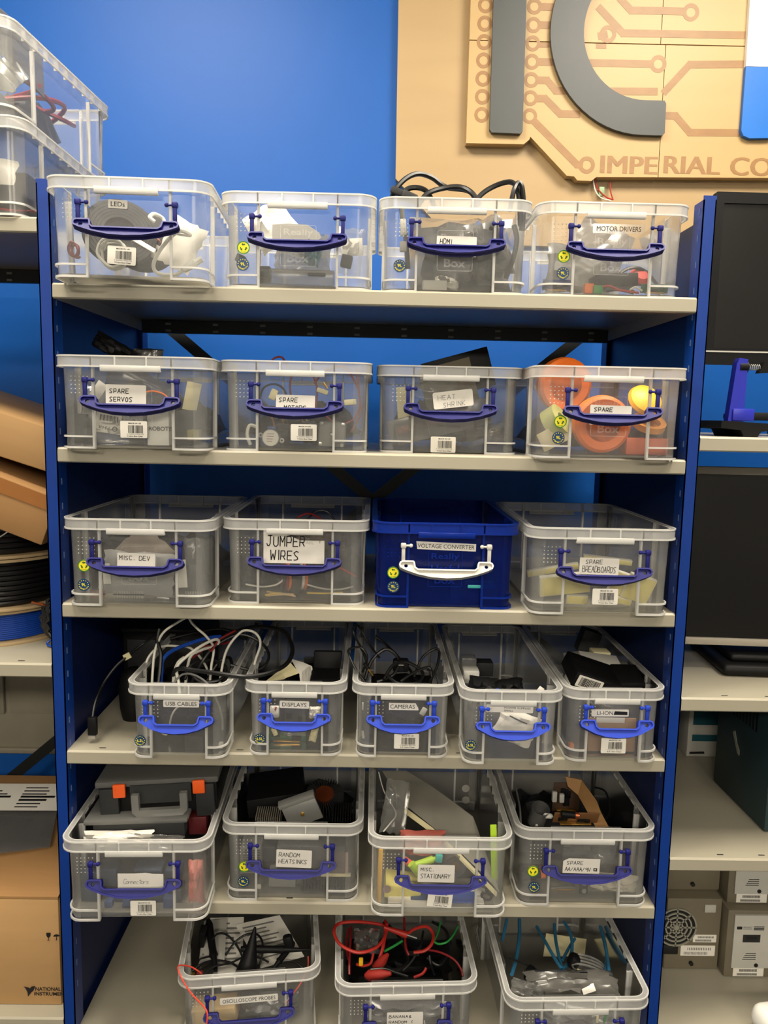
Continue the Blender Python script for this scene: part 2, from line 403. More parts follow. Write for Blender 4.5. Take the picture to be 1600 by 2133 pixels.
# ------------------------------------------------------------------ storage boxes
K9 = dict(W=0.240, L=0.368, H=0.142, rib=0.061, ys=0.085, pz=0.105, bar=0.0695, ball=0.0575, hw=0.0765, gh=0.030, bl=0.0265, cw=0.046)
K6 = dict(W=0.168, L=0.400, H=0.127, rib=0.045, ys=0.075, pz=0.097, bar=0.0505, ball=0.0405, hw=0.0605, gh=0.030, bl=0.022, cw=0.0373)
INS, REC = 0.008, 0.005
def plan(W, L, ins, r, rec=0, rib=0, ys=0, n=5):
    a = W / 2 - ins; out = []
    def arc(cx, cy, a0):
        for k in range(n + 1):
            t = math.radians(a0 + 90.0 * k / n); out.append((cx + r * math.cos(t), cy + r * math.sin(t)))
    y0, y1 = ins, L - ins
    arc(-a + r, y0 + r, 180)
    if rec: out.extend([(-rib, y0), (-rib + 0.001, y0 + rec), (rib - 0.001, y0 + rec), (rib, y0)])
    arc(a - r, y0 + r, 270)
    if rec: out.extend([(a, ys), (a - rec, ys + 0.001), (a - rec, L - ys - 0.001), (a, L - ys)])
    arc(a - r, y1 - r, 0)
    if rec: out.extend([(rib, y1), (rib - 0.001, y1 - rec), (-rib + 0.001, y1 - rec), (-rib, y1)])
    arc(-a + r, y1 - r, 90)
    if rec: out.extend([(-a, L - ys), (-a + rec, L - ys - 0.001), (-a + rec, ys + 0.001), (-a, ys)])
    return out
def sq_bead(b, path, z, w, h, closed):
    pts = [Vector((p[0], p[1], z)) for p in path]; N = len(pts); rings = []
    for i in range(N):
        a = pts[(i - 1) % N] if closed or i else pts[0]; c = pts[(i + 1) % N] if closed or i < N - 1 else pts[-1]
        d = (c - a).normalized(); nn = Vector((d.y, -d.x, 0)) * w
        rings.append([pts[i] + nn + Vector((0, 0, -h)), pts[i] + nn + Vector((0, 0, h)), pts[i] - nn + Vector((0, 0, h)), pts[i] - nn + Vector((0, 0, -h))])
    if closed: rings.append(rings[0])
    b.loft(rings, True, not closed)
def offset_poly(l, d):
    n = len(l); out = []
    ar = sum(l[i][0] * l[(i + 1) % n][1] - l[(i + 1) % n][0] * l[i][1] for i in range(n)); sg = 1 if ar > 0 else -1
    for i in range(n):
        a, p, c = Vector(l[i - 1]), Vector(l[i]), Vector(l[(i + 1) % n])
        e = ((p - a).normalized() + (c - p).normalized())
        e = e.normalized() if e.length > 1e-6 else (c - p).normalized()
        out.append((p.x - e.y * d * sg, p.y + e.x * d * sg))
    return out
def handle_mesh(K, m):
    hw, gh = K['hw'], K['gh']; right = [(hw - 0.0235, 0), (hw - 0.006, 0), (hw - 0.0018, 0.002), (hw, 0.0065), (hw - 0.0018, 0.0115), (hw - 0.010, 0.0158), (hw * 0.62, 0.0225), (hw * 0.32, 0.0275), (0, gh - 0.001)]
    top = [(hw - 0.0255, 0.002), (hw - 0.027, 0.0105), (hw - 0.031, 0.0135)]
    right = [(hw - 0.031, 0.0135), (hw - 0.027, 0.0105), (hw - 0.0255, 0.002)] + right
    o = right + [(-x, v) for x, v in right[-2::-1]]
    o = [(x, -v) for x, v in o][::-1]
    b = MB(); tilt = math.radians(30); z0 = K['pz'] - K['bl'] + 0.001
    b.M = Matrix.Translation((0, -0.002, z0)) @ Matrix.Rotation(-tilt, 4, 'X')
    ho = [circ(0.0032, 10, (sx * (hw - 0.0115), -0.0075)) for sx in (1, -1)]
    b.prism([o] + ho, -0.0005, 0.0035)
    b.prism([o, offset_poly(o, 0.0026)], -0.0045, 0.0065)
    b.M = Matrix()
    for s in (1, -1):
        b.M = Matrix.Translation((s * K['bar'], -0.001, 0))
        b.rbox(0.0058, 0.006, K['bl'], 0.0012, (0, 0, K['pz'] - K['bl'] / 2))
        b.rbox(0.0088, 0.0085, 0.0085, 0.002, (0, 0, K['pz']))
    b.M = Matrix()
    return b.mesh('handle', m)
def ball_mesh(K, m):
    b = MB(); d = K['bar'] - K['ball']
    b.cyl((-d, 0, 0), (0, 0, 0), 0.0018, 8)
    b.lathe([(0.0005, -0.0034), (0.0025, -0.0026), (0.0034, 0), (0.0025, 0.0026), (0.0005, 0.0034)], 10, (-d, 0, 0), 'Y')
    return b.mesh('hinge_pin', m)
def box_kit(K, body, edge, hm):
    W, L, H = K['W'], K['L'], K['H']; kit = {}
    pl = plan(W, L, INS, 0.020, REC, K['rib'], K['ys'])
    b = MB().use(body)
    low = plan(W - 0.006, L, INS, 0.020, REC, K['rib'], K['ys']); low = [(p[0], p[1] + (0.003 if p[1] < L / 2 else -0.003)) for p in low]
    b.loft([[(p[0], p[1], 0.0015) for p in low], [(p[0], p[1], H) for p in pl]], True, False)
    b.add([(p[0], p[1], 0.006) for p in low], [tuple(range(len(low)))])
    inner = plan(W, L, INS + 0.0025, 0.018)          # the thick rounded corners
    for c in range(4):
        seg = inner[c * 6:(c + 1) * 6]
        b.loft([[(p[0], p[1], 0.004) for p in seg], [(p[0], p[1], H - 0.001) for p in seg]], False, False)
    kit['body'] = b.mesh('body', body)
    rm = RIM if body is BODY else BEDGE; b = MB().use(rm); ol = plan(W, L, 0, 0.027, n=6); il = plan(W, L, INS, 0.020, n=6)
    b.loft([[(p[0], p[1], H - 0.0165) for p in ol], [(p[0], p[1], H) for p in ol]], True, False)
    b.loft([[(p[0], p[1], H - 0.0003) for p in ol], [(p[0], p[1], H - 0.0003) for p in il]], True, False)
    b.use(edge)
    sq_bead(b, ol, H - 0.0008, 0.0010, 0.0011, True); sq_bead(b, ol, H - 0.0165, 0.0012, 0.0012, True); sq_bead(b, il, H - 0.0006, 0.0006, 0.0006, True)
    k = 0.05
    while k < L - 0.04:
        for s in (1, -1): b.box(min(s * W / 2, s * (W / 2 - INS)), max(s * W / 2, s * (W / 2 - INS)), k, k + 0.0012, H - 0.0165, H - 0.001)
        k += 0.034
    for s in (1, -1):
        for y in (0, L - INS): b.box(s * K['rib'] - 0.0012, s * K['rib'] + 0.0012, y, y + INS, H - 0.0165, H - 0.001)
    kit['rim'] = b.mesh('rim', rm)
    b = MB()
    b.box(-0.0018, 0.0018, -0.0012, REC, 0.0, H - 0.016); kit['rib'] = b.mesh('rib', edge)
    for nm, sx, sy in (('fl', -1, 0), ('fr', 1, 0), ('bl', -1, 1), ('br', 1, 1)):
        a = W / 2 - INS + 0.0005; r = 0.021; y0 = INS - 0.0005; path = [(K['rib'], y0)]
        for q in range(7):
            t = math.radians(270 + 90.0 * q / 6); path.append((a - r + r * math.cos(t), y0 + r + r * math.sin(t)))
        path.append((a, K['ys'])); path = [(sx * x, L - y if sy else y) for x, y in path]
        b = MB(); sq_bead(b, path, 0.0018, 0.0013, 0.0016, False); sq_bead(b, path, 0.0190, 0.0013, 0.0014, False)
        kit['foot_' + nm] = b.mesh('corner_foot', edge)
    b = MB(); cw = K['cw']
    b.rbox(2 * cw, 0.007, 0.0032, 0.001, (0, 0.0, H - 0.0225)); b.rbox(2 * cw, 0.0022, 0.0085, 0.0008, (0, -0.0028, H - 0.0185))
    for s in (1, -1):
        b.box(s * cw * 0.52 - 0.0011, s * cw * 0.52 + 0.0011, -0.002, 0.004, H - 0.0225, H - 0.001)
    kit['catch'] = b.mesh('catch', edge)
    b = MB()
    for i in range(5):
        for j in range(5): b.lathe([(0.0011, 0), (0.0006, -0.0007), (0.0001, -0.0008)], 6, (-W / 2 + 0.026 + i * 0.0062, INS, H - 0.032 - j * 0.0062), 'Y')
    kit['dots'] = b.mesh('grip_dots', edge)
    kit['handle'] = handle_mesh(K, hm); kit['pin'] = ball_mesh(K, hm)
    b = MB(); fr = rrect(0.056, 0.062, 0.003, 2, (0, 0.066)); yy = INS + REC - 0.0004
    b.prism([fr, offset_poly(fr, 0.0009)], yy, yy + 0.0002)
    for s, z, w in (('Really', 0.085, 0.046), ('Useful', 0.066, 0.046), ('Box', 0.047, 0.034)): add_text(b, s, 0, z, yy, w=w, h=0.013, bold=0.02)
    kit['logo'] = b.mesh('embossed_logo', BODY if body is BODY else BEDGE)
    return kit
KIT9 = box_kit(K9, BODY, EDGE, HBLUE); KIT6 = box_kit(K6, BODY, EDGE, HBLUE2); KITB = box_kit(K9, BBODY, BEDGE, HGREY)
STK = {}
def disc_sticker(parent, kind, x, z):
    y = INS - 0.0008; r = 0.0098 if kind != '6.5L' else 0.0094
    if kind not in STK:
        b = MB().prism([circ(r, 28)], 0, 0.0004); pr = MB()
        if kind == 'recycle':
            base = b.mesh('recycling_sticker', SYEL)
            pr.use(SGRN).prism([circ(r, 28), circ(r * 0.86, 28)], -0.0003, 0.0)
            pr.use(mat('dark_green_print', (30, 84, 40), 0.5))
            for k in range(3):
                a = math.radians(90 + 120 * k); c = (0.0042 * math.cos(a), 0.0042 * math.sin(a) + 0.0006); t = (-math.sin(a), math.cos(a)); n = (math.cos(a), math.sin(a))
                def pt(u, v): return (c[0] + t[0] * u + n[0] * v, c[1] + t[1] * u + n[1] * v)
                pr.prism([[pt(-0.0028, -0.0008), pt(0.0008, -0.0008), pt(0.0008, -0.0019), pt(0.0030, 0.0002), pt(0.0008, 0.0022), pt(0.0008, 0.0010), pt(-0.0022, 0.0010)]], -0.0003, 0.0)
            add_text(pr, 'recyclable', 0, -0.0066, -0.0003, w=0.0085)
        else:
            base = b.mesh('capacity_sticker', NAVY)
            pr.use(SYEL)
            add_text(pr, kind, 0, 0.0005, -0.0003, w=0.0072 if kind == '9L' else 0.0105, h=0.0048, bold=0.02)
            for k in range(9):
                a = math.radians(-20 + 220 * k / 8); pr.prism([[(r * 0.76 * math.cos(a) + q * math.cos(b_), r * 0.76 * math.sin(a) + q * math.sin(b_)) for b_, q in [(PI / 2 + PI * i / 5, 0.00105 if i % 2 == 0 else 0.0005) for i in range(10)]]], -0.0003, 0.0)
            for k, ch in enumerate('Capacity'):
                a = math.radians(214 + 112 * k / 7); add_text(pr, ch, r * 0.70 * math.cos(a), r * 0.70 * math.sin(a), -0.0003, h=0.0022 if ch != 'i' else 0.0024, ang=a + PI / 2, bold=0.02)
        STK[kind] = (base, pr.mesh('print', SYEL, False))
    o = link('recycling_sticker' if kind == 'recycle' else 'capacity_sticker', STK[kind][0], parent, (x, y, z))
    link('print', STK[kind][1], o, (0, 0, 0))
def barcode(parent, x, z, ang=0.0, small=False):
    k = 'bar%d' % small
    if k not in STK:
        b = MB().prism([rrect(0.0415, 0.0262, 0.002)], 0, 0.0004); pr = MB(); rnd = random.Random(5); u = -0.0085
        while u < 0.0145:
            w = rnd.choice((0.0004, 0.0004, 0.0007, 0.001)); pr.box(u, u + w, -0.0002, 0, -0.0055, 0.0065); u += w + rnd.choice((0.0004, 0.0004, 0.0008))
        add_text(pr, 'MADE IN UK', 0.002, 0.0096, -0.0002, w=0.020, h=0.0021, bold=0.02)
        add_text(pr, '6.5 Litre Clear' if small else '9 Litre Box Clear', 0.002, -0.0102, -0.0002, w=0.024, h=0.0022, bold=0.02)
        add_text(pr, '5 060024 802153', 0.002, -0.0070, -0.0002, w=0.026, h=0.0016)
        STK[k] = (b.mesh('barcode_sticker', WHITE), pr.mesh('print', INK, False))
    o = link('barcode_sticker', STK[k][0], parent, (x, INS + REC - 0.0009, z), (0, ang, 0)); link('print', STK[k][1], o)
def paper_label(parent, x, z, w, h, draw, ang=0.0, outline=None, m=None, y=None, r=0.0015):
    """a label card with its lettering as sub-part; draw(mb) adds the ink in card coordinates"""
    b = MB().prism([outline or rrect(w, h, r, 2)], 0, 0.0004)
    o = part('label_card', b, m or WHITE, parent, (x, (INS + REC - 0.0009) if y is None else y, z), (0, ang, 0), smooth=False)
    if draw:
        pr = MB(); draw(pr); part('lettering', pr, pr.mats[0] if pr.mats else INK, o, (0, -0.0003, 0), smooth=False)
    return o
BOX = {}
def storage_box(key, label, x, y, z, yaw=0.0, kind='9', stickers=(), bars=None, logo=True, group='storage boxes'):
    K = K6 if kind == '6' else K9; kit = {'9': KIT9, '6': KIT6, 'b': KITB}[kind]
    t = thing('storage_box', label, 'storage box', (x, y, z), (0, 0, math.radians(yaw)), group)
    link('body', kit['body'], t); link('rim', kit['rim'], t)
    for c in ('fl', 'fr', 'bl', 'br'): link('corner_foot', kit['foot_' + c], t)
    L = K['L']
    for s in (1, -1):
        link('rib', kit['rib'], t, (s * K['rib'], INS, 0)); link('rib', kit['rib'], t, (s * K['rib'], L - INS, 0), (0, 0, PI))
        for yy in (K['ys'], L - K['ys']): link('rib', kit['rib'], t, (s * (K['W'] / 2 - INS), yy, 0), (0, 0, s * PI / 2))
    link('catch', kit['catch'], t); link('catch', kit['catch'], t, (0, L, 0), (0, 0, PI)); link('grip_dots', kit['dots'], t)
    h = link('handle', kit['handle'], t, label=None)
    link('hinge_pin', kit['pin'], h, (K['bar'], -0.001, K['pz'])); link('hinge_pin', kit['pin'], h, (-K['bar'], -0.001, K['pz']), (0, 0, PI))
    if logo: link('embossed_logo', kit['logo'], t)
    for kd, sx, sz in stickers: disc_sticker(t, kd, sx, sz)
    if bars: barcode(t, *bars)
    BOX[key] = t
    return t
def printed(t, w, h=None, cx=0, cz=0, bold=0.0):
    return lambda mb: add_text(mb, t, cx, cz, 0, w=w, h=h, bold=bold)
def written(lines, pen=0.0008, slant=0.05, m=None):
    def d(mb):
        if m: mb.use(m)
        for s, x, z, h, w, adv in lines: pen_text(mb, s, x, z, h, w, pen, slant, 0, adv)
    return d
R_, C_ = 'recycle', '9L'
b = storage_box('led', 'clear storage box with leds label, overhanging the top shelf beside the blue post', -0.366, -0.055, Z[0], 2.5, bars=(-0.012, 0.034, 0.05), logo=False)
paper_label(b, -0.016, 0.107, 0.028, 0.0122, printed('LEDs', 0.020, 0.0065), 0.03)
b = storage_box('b2', 'clear storage box with bagged components and a torn note, second in the top row', -0.123, 0.0, Z[0], 0, stickers=((R_, -0.084, 0.060), (C_, -0.085, 0.035)))
b = storage_box('hdmi', 'clear storage box full of black video cables that loop above its rim', 0.122, 0.009, Z[0], 0, stickers=((C_, -0.0865, 0.040),))
paper_label(b, 0.002, 0.0725, 0.0628, 0.0305, written([('HDMI', -0.026, 0.0035, 0.007, 0.0036, 0.0055), ('CABLES', -0.026, -0.0095, 0.0065, 0.0036, 0.0052)], 0.0009), 0.01)
b = storage_box('motor', 'clear storage box with motor drivers label at the end of the top row', 0.370, 0.012, Z[0], 0, stickers=((R_, -0.077, 0.061), (C_, -0.077, 0.035)))
paper_label(b, 0.009, 0.1056, 0.082, 0.0145, printed('MOTOR DRIVERS', 0.070, 0.0075), 0.0, m=FILM)
b = storage_box('servo', 'clear storage box with spare servos label on the second shelf', -0.371, -0.035, Z[1], 0, bars=(-0.001, 0.0308))
paper_label(b, -0.012, 0.083, 0.062, 0.032, written([('SPARE', -0.025, 0.003, 0.0068, 0.0042, 0.0062), ('SERVOS', -0.025, -0.0095, 0.0066, 0.0042, 0.006)], 0.001), 0.012)
b = storage_box('b6', 'clear storage box of spare motors beside the spare servos box', -0.125, 0.0, Z[1], 0, bars=(0.0128, 0.0308), logo=False)
paper_label(b, -0.0007, 0.0745, 0.062, 0.0305, written([('SPARE', -0.026, 0.004, 0.0068, 0.0042, 0.0062), ('MOTORS', -0.018, -0.0075, 0.006, 0.0042, 0.006)], 0.001), 0.01)
b = storage_box('heat', 'clear storage box with tilted heat shrink label on the second shelf', 0.124, 0.040, Z[1], 0, bars=(-0.0088, 0.0145), logo=False)
paper_label(b, 0.0054, 0.0895, 0.066, 0.0275, written([('HEAT', -0.025, 0.0005, 0.0072, 0.0052, 0.0078), ('SHRINK', -0.017, -0.0115, 0.0072, 0.0046, 0.0068)], 0.0005, m=PENCIL), -0.13, r=0.003)
b = storage_box('wheel', 'clear storage box of orange wheels on the second shelf', 0.366, -0.035, Z[1], 0, stickers=((R_, -0.077, 0.057), (C_, -0.079, 0.0316)))
paper_label(b, 0.002, 0.068, 0.0648, 0.0305, written([('SPARE', -0.026, 0.0055, 0.006, 0.0042, 0.006)], 0.001), 0.02)
b = storage_box('dev', 'clear storage box with misc dev label on the third shelf', -0.372, -0.022, Z[2], 0, stickers=((R_, -0.0856, 0.0655), (C_, -0.0868, 0.034)))
paper_label(b, -0.004, 0.074, 0.0608, 0.024, written([('MISC. DEV', -0.027, 0.001, 0.0068, 0.0044, 0.0062)], 0.0009), 0.02)
b = storage_box('jump', 'clear storage box with torn paper jumper wires label on the third shelf', -0.125, 0.010, Z[2], 0, logo=False)
def jumper(mb):
    mb.use(INK)
    pen_text(mb, 'JUMPER', -0.0445, 0.0005, 0.0165, 0.0078, 0.0017, 0.03, 0, 0.0108); pen_text(mb, 'WIRES', -0.0385, -0.0220, 0.0155, 0.0078, 0.0017, 0.03, 0, 0.0108)
    pen_text(mb, 'T', 0.041, 0.0062, 0.0042, 0.0035, 0.0006); mb.use(LGREY); add_text(mb, 'AEL', 0.026, 0.0072, 0, w=0.013, h=0.005)
paper_label(b, -0.0026, 0.096, 0.1, 0.056, jumper, 0.0, [(-0.05, -0.028), (0.05, -0.028), (0.05, 0.0105), (0.0115, 0.0105), (0.004, 0.013), (-0.008, 0.018), (-0.022, 0.0235), (-0.034, 0.0262), (-0.05, 0.0295)])
b = storage_box('volt', 'dark blue translucent storage box with white handle and voltage converter label', 0.121, 0.0, Z[2], 0, 'b', stickers=((R_, -0.085, 0.0586), (C_, -0.0844, 0.035)))
paper_label(b, 0.0005, 0.1025, 0.0985, 0.0145, printed('VOLTAGE CONVERTER', 0.093, 0.0068), 0.02, [(-0.049, 0.007), (0.049, 0.0058), (0.049, -0.0065), (-0.047, -0.006)])
b = storage_box('bread', 'clear storage box of cream breadboards on the third shelf', 0.370, -0.025, Z[2], 0, bars=(0.009, 0.0294), logo=False)
paper_label(b, -0.0033, 0.079, 0.0638, 0.027, written([('SPARE', -0.022, 0.004, 0.0066, 0.004, 0.0056), ('BREADBOARDS', -0.027, -0.0095, 0.0092, 0.0038, 0.0050)], 0.0008), 0.02)
S6 = '6.5L'
b = storage_box('usb', 'narrow clear storage box overflowing with usb cables on the fourth shelf', -0.309, -0.030, Z[3], 0, '6', stickers=((S6, -0.0624, 0.029),), logo=False)
paper_label(b, 0.0037, 0.091, 0.0581, 0.0118, printed('USB CABLES', 0.050, 0.0066))
b = storage_box('disp', 'narrow clear storage box with displays label on the fourth shelf', -0.1215, -0.013, Z[3], 0, '6', stickers=((S6, -0.0579, 0.0276),), logo=False)
paper_label(b, -0.0014, 0.0858, 0.0489, 0.0124, printed('DISPLAYS', 0.040, 0.0068), 0.02)
b = storage_box('cam', 'narrow clear storage box with cameras label on the fourth shelf', 0.057, -0.015, Z[3], 0, '6', bars=(0.0072, 0.0261, 0, True), logo=False)
paper_label(b, 0.0012, 0.0862, 0.0492, 0.0124, printed('CAMERAS', 0.0405, 0.007, -0.002), 0.0, [(-0.0246, -0.006), (0.0246, -0.006), (0.0240, -0.002), (0.0195, 0.0058), (-0.0246, 0.006)])
b = storage_box('pow', 'narrow clear storage box with small power supplies label on the fourth shelf', 0.2335, -0.035, Z[3], 0, '6', stickers=((S6, -0.0655, 0.0318),), logo=False)
def powl(mb):
    add_text(mb, 'POWER SUPPLIES', 0.0125, 0.0018, 0, w=0.043, h=0.003); add_text(mb, 'SMALL', -0.0015, -0.0030, 0, w=0.015, h=0.003)
paper_label(b, -0.0032, 0.0929, 0.0770, 0.0125, powl, 0.02)
b = storage_box('li', 'narrow clear storage box with half blacked out battery label on the fourth shelf', 0.4065, -0.020, Z[3], 0, '6', bars=(0.0024, 0.0259, 0, True), logo=False)
def lil(mb):
    add_text(mb, 'LI-ION', -0.0085, 0, 0, w=0.0265, h=0.0066); mb.prism([[(0.0058, -0.003), (0.029, -0.0034), (0.0285, 0.0024), (0.0075, 0.0032)]], -0.0001, 0)
paper_label(b, -0.0064, 0.0826, 0.0618, 0.0122, lil, -0.01)
b = storage_box('conn', 'clear storage box of connectors pulled forward on the fifth shelf', -0.373, -0.060, Z[4], 1.5, bars=(0.0093, 0.019), logo=False)
paper_label(b, 0.0059, 0.0665, 0.0743, 0.030, written([('Connectors', -0.028, -0.004, 0.0085, 0.0044, 0.0041)], 0.00045, 0.15, PENCIL), 0.0,
            [(-0.037, -0.014), (0.037, -0.0135), (0.037, 0.0125), (0.02, 0.013), (0.008, 0.0145), (-0.01, 0.0135), (-0.037, 0.0135)])
b = storage_box('heats', 'clear storage box with random heatsinks label on the fifth shelf', -0.126, -0.003, Z[4], 0, stickers=((R_, -0.0809, 0.062), (C_, -0.0826, 0.0346)), logo=False)
paper_label(b, 0.0031, 0.0745, 0.0608, 0.032, written([('RANDOM', -0.026, 0.0035, 0.007, 0.0046, 0.0062), ('HEATSINKS', -0.026, -0.0085, 0.0072, 0.0044, 0.0058)], 0.0008), 0.03)
b = storage_box('stat', 'clear storage box with misc stationary label on the fifth shelf', 0.124, -0.040, Z[4], 0, bars=(0.0016, 0.0269, 0.09), logo=False)
paper_label(b, -0.0059, 0.0738, 0.0615, 0.031, written([('MISC.', -0.026, 0.0045, 0.0056, 0.0038, 0.0054), ('STATIONARY', -0.026, -0.008, 0.0075, 0.0042, 0.0053)], 0.0008), 0.01)
b = storage_box('aa', 'clear storage box with spare batteries label at the end of the fifth shelf', 0.375, -0.007, Z[4], 0, stickers=((R_, -0.0883, 0.0626), (C_, -0.0851, 0.0331)), logo=False)
def aal(mb):
    mb.use(INK)
    pen_text(mb, 'SPARE', -0.025, 0.0025, 0.006, 0.004, 0.0008, 0.05, 0, 0.0058); pen_text(mb, 'AA/AAA/9V', -0.028, -0.0095, 0.0066, 0.0040, 0.0008, 0.05, 0, 0.0050)
    mb.prism([[(0.0212, -0.0088), (0.0275, -0.0092), (0.0275, -0.0032), (0.0212, -0.0034)], [(0.0228, -0.0072), (0.026, -0.0072), (0.026, -0.005), (0.0228, -0.005)]], -0.0001, 0)
paper_label(b, -0.0045, 0.0705, 0.0636, 0.028, aal, 0.02, [(-0.0318, -0.014), (0.0318, -0.014), (0.0318, 0.0132), (-0.022, 0.0132), (-0.0318, 0.008)])
b = storage_box('osc', 'clear storage box of oscilloscope probes turned slightly on the bottom shelf', -0.192, -0.036, Z[5], 6.5, logo=False)
paper_label(b, -0.001, 0.0875, 0.0975, 0.0125, printed('OSCILLOSCOPE PROBES', 0.089, 0.0068), -0.012)
b = storage_box('ban', 'clear storage box of red and green banana leads on the bottom shelf', 0.074, -0.056, Z[5], 2.5, logo=False)
paper_label(b, -0.002, 0.063, 0.0612, 0.040, written([('BANANA&', -0.027, 0.010, 0.005, 0.0038, 0.0056), ('RANDOM (', -0.027, 0.0, 0.005, 0.0038, 0.0052), ('CABLES', -0.025, -0.010, 0.005, 0.0038, 0.0056)], 0.0008))
b = storage_box('blue', 'clear storage box of pale blue tubing at the end of the bottom shelf', 0.355, -0.085, Z[5], 1.5, logo=False)
# ------------------------------------------------------------------ plywood and the sign on the back wall
PLY = wood('plywood', (164, 137, 97), (184, 156, 113), (1.2, 1.0, 9.0))
PLY2 = wood('sign_plywood', (180, 149, 99), (194, 164, 114), (1.4, 1.0, 8.0))
BURN = wood('engraved_plywood', (138, 100, 60), (164, 124, 78), (30, 1, 60))
LETTER = mat('grey_painted_letter', (66, 70, 72), 0.45, var=0.04)
solo('plywood_board', 'large plain plywood board fixed to the blue wall behind the sign', 'board', MB().prism([[(0.034, 2.80), (0.038, 2.035), (0.120, 1.952), (0.175, 1.895), (1.20, 1.895), (1.20, 2.80)]], 0.600, 0.6185), PLY)
sign = thing('wall_sign', 'plywood circuit style sign with grey letters and engraved lettering on the wall', 'sign', (0, 0.575, 2.0))
def sp(loop): return [(x, z - 2.0) for x, z in loop]
g = 0.0006
UL = [[(0.193, 2.3225 + g), (0.614, 2.3245 + g), (0.614, 2.66), (0.193, 2.66)], [(0.6155, 2.3245 + g), (1.16, 2.328 + g), (1.16, 2.66), (0.6155, 2.66)],
      [(0.193, 2.107), (0.322, 2.108), (0.334, 2.118), (0.336, 2.124), (0.4215, 2.043), (0.438, 2.042), (0.446, 2.0335), (0.478, 2.0335), (0.488, 2.042), (0.6265, 2.045), (0.6255, 2.3235 - g), (0.193, 2.3215 - g)],
      [(0.628, 2.045), (1.16, 2.055), (1.16, 2.327 - g), (0.627, 2.3235 - g)]]
panels = [part('panel', MB().prism([sp(l)], 0, 0.0235), PLY2, sign, smooth=False) for l in UL]
def engrave(name, mb, panel): part(name, mb, BURN, panel, (0, -0.0004, 0), smooth=False)
def trace(panel, pts, pads=(), w=0.0155):
    b = MB(); pts = sp(pts); b.ribbon(pts, w, 0)
    for c in pads:
        b.prism([circ(0.0185, 24, (c[0], c[1] - 2)), circ(0.0098, 18, (c[0], c[1] - 2))], 0, 0.0003)
    engrave('engraved_track', b, panel)
for k in range(7):
    z = 2.1675 + 0.0378 * k; pn = panels[2] if z < 2.31 else panels[0]
    for x in (0.2255, 0.3325):
        b = MB().prism([circ(0.0165, 24, (x, z - 2)), circ(0.0092, 18, (x, z - 2))], 0, 0.0003); engrave('engraved_ring', b, pn)
trace(panels[2], [(0.345, 2.155), (0.443, 2.0675), (0.452, 2.0665)], [(0.465, 2.067)])
trace(panels[2], [(0.350, 2.205), (0.365, 2.205), (0.400, 2.174), (0.44, 2.174)])
trace(panels[2], [(0.350, 2.243), (0.368, 2.243), (0.388, 2.222), (0.61, 2.226)])
trace(panels[2], [(0.350, 2.281), (0.596, 2.283)], [(0.612, 2.2835)])
trace(panels[2], [(0.350, 2.316), (0.39, 2.316)], w=0.010)
trace(panels[2], [(0.475, 2.317), (0.492, 2.317)], w=0.010)
trace(panels[0], [(0.475, 2.395), (0.530, 2.345), (0.61, 2.346)])
trace(panels[0], [(0.52, 2.415), (0.545, 2.392), (0.612, 2.393)])
trace(panels[0], [(0.480, 2.338), (0.492, 2.341)], [(0.497, 2.342)])
trace(panels[0], [(0.350, 2.357), (0.375, 2.357)], [(0.385, 2.357)])
trace(panels[0], [(0.350, 2.394), (0.40, 2.394)])
trace(panels[1], [(0.618, 2.346), (0.80, 2.348)])
trace(panels[1], [(0.618, 2.393), (0.66, 2.393)], [(0.677, 2.3915)])
trace(panels[3], [(0.630, 2.226), (0.682, 2.284), (0.80, 2.288)])
trace(panels[3], [(0.634, 2.176), (0.658, 2.176), (0.692, 2.142), (0.80, 2.144)])
def bold_text(mb, s, cx, cz, w, h):
    for k in range(5): add_text(mb, s, cx + 0.0011 * (k - 2), cz, -0.00004 * k, w=w - 0.0044, h=h)
b = MB(); bold_text(b, 'IMPE', 0.560, 0.0695, 0.130, 0.037); engrave('engraved_lettering', b, panels[2])
b = MB(); bold_text(b, 'RIAL', 0.702, 0.0725, 0.128, 0.037); engrave('engraved_lettering', b, panels[3])
b = MB(); bold_text(b, 'CO', 0.836, 0.0725, 0.097, 0.039); engrave('engraved_lettering', b, panels[3])
def letter(loop, m): return part('letter', MB().prism([sp(loop)], -0.012, -0.0006), m, sign)
letter([(0.243, 2.133), (0.248, 2.127), (0.311, 2.126), (0.316, 2.131), (0.311, 2.56), (0.240, 2.56)], LETTER)
C = []
for k in range(33): a = math.radians(90 + 180 * k / 32); C.append((0.583 + 0.215 * math.cos(a), 2.345 + 0.215 * math.sin(a)))
C += [(0.626, 2.130), (0.632, 2.135), (0.631, 2.197), (0.627, 2.203)]
for k in range(33): a = math.radians(270 - 180 * k / 32); C.append((0.583 + 0.142 * math.cos(a), 2.345 + 0.142 * math.sin(a)))
C += [(0.631, 2.487), (0.631, 2.56)]
letter(C, LETTER)
letter([(0.802, 2.278), (0.802, 2.145), (0.808, 2.134), (0.822, 2.129), (0.868, 2.131), (0.874, 2.139), (0.876, 2.278)], mat('blue_painted_letter', (20, 110, 205), 0.4))
letter([(0.802, 2.279), (0.876, 2.279), (0.876, 2.56), (0.798, 2.56)], mat('white_painted_letter', (240, 240, 238), 0.4))
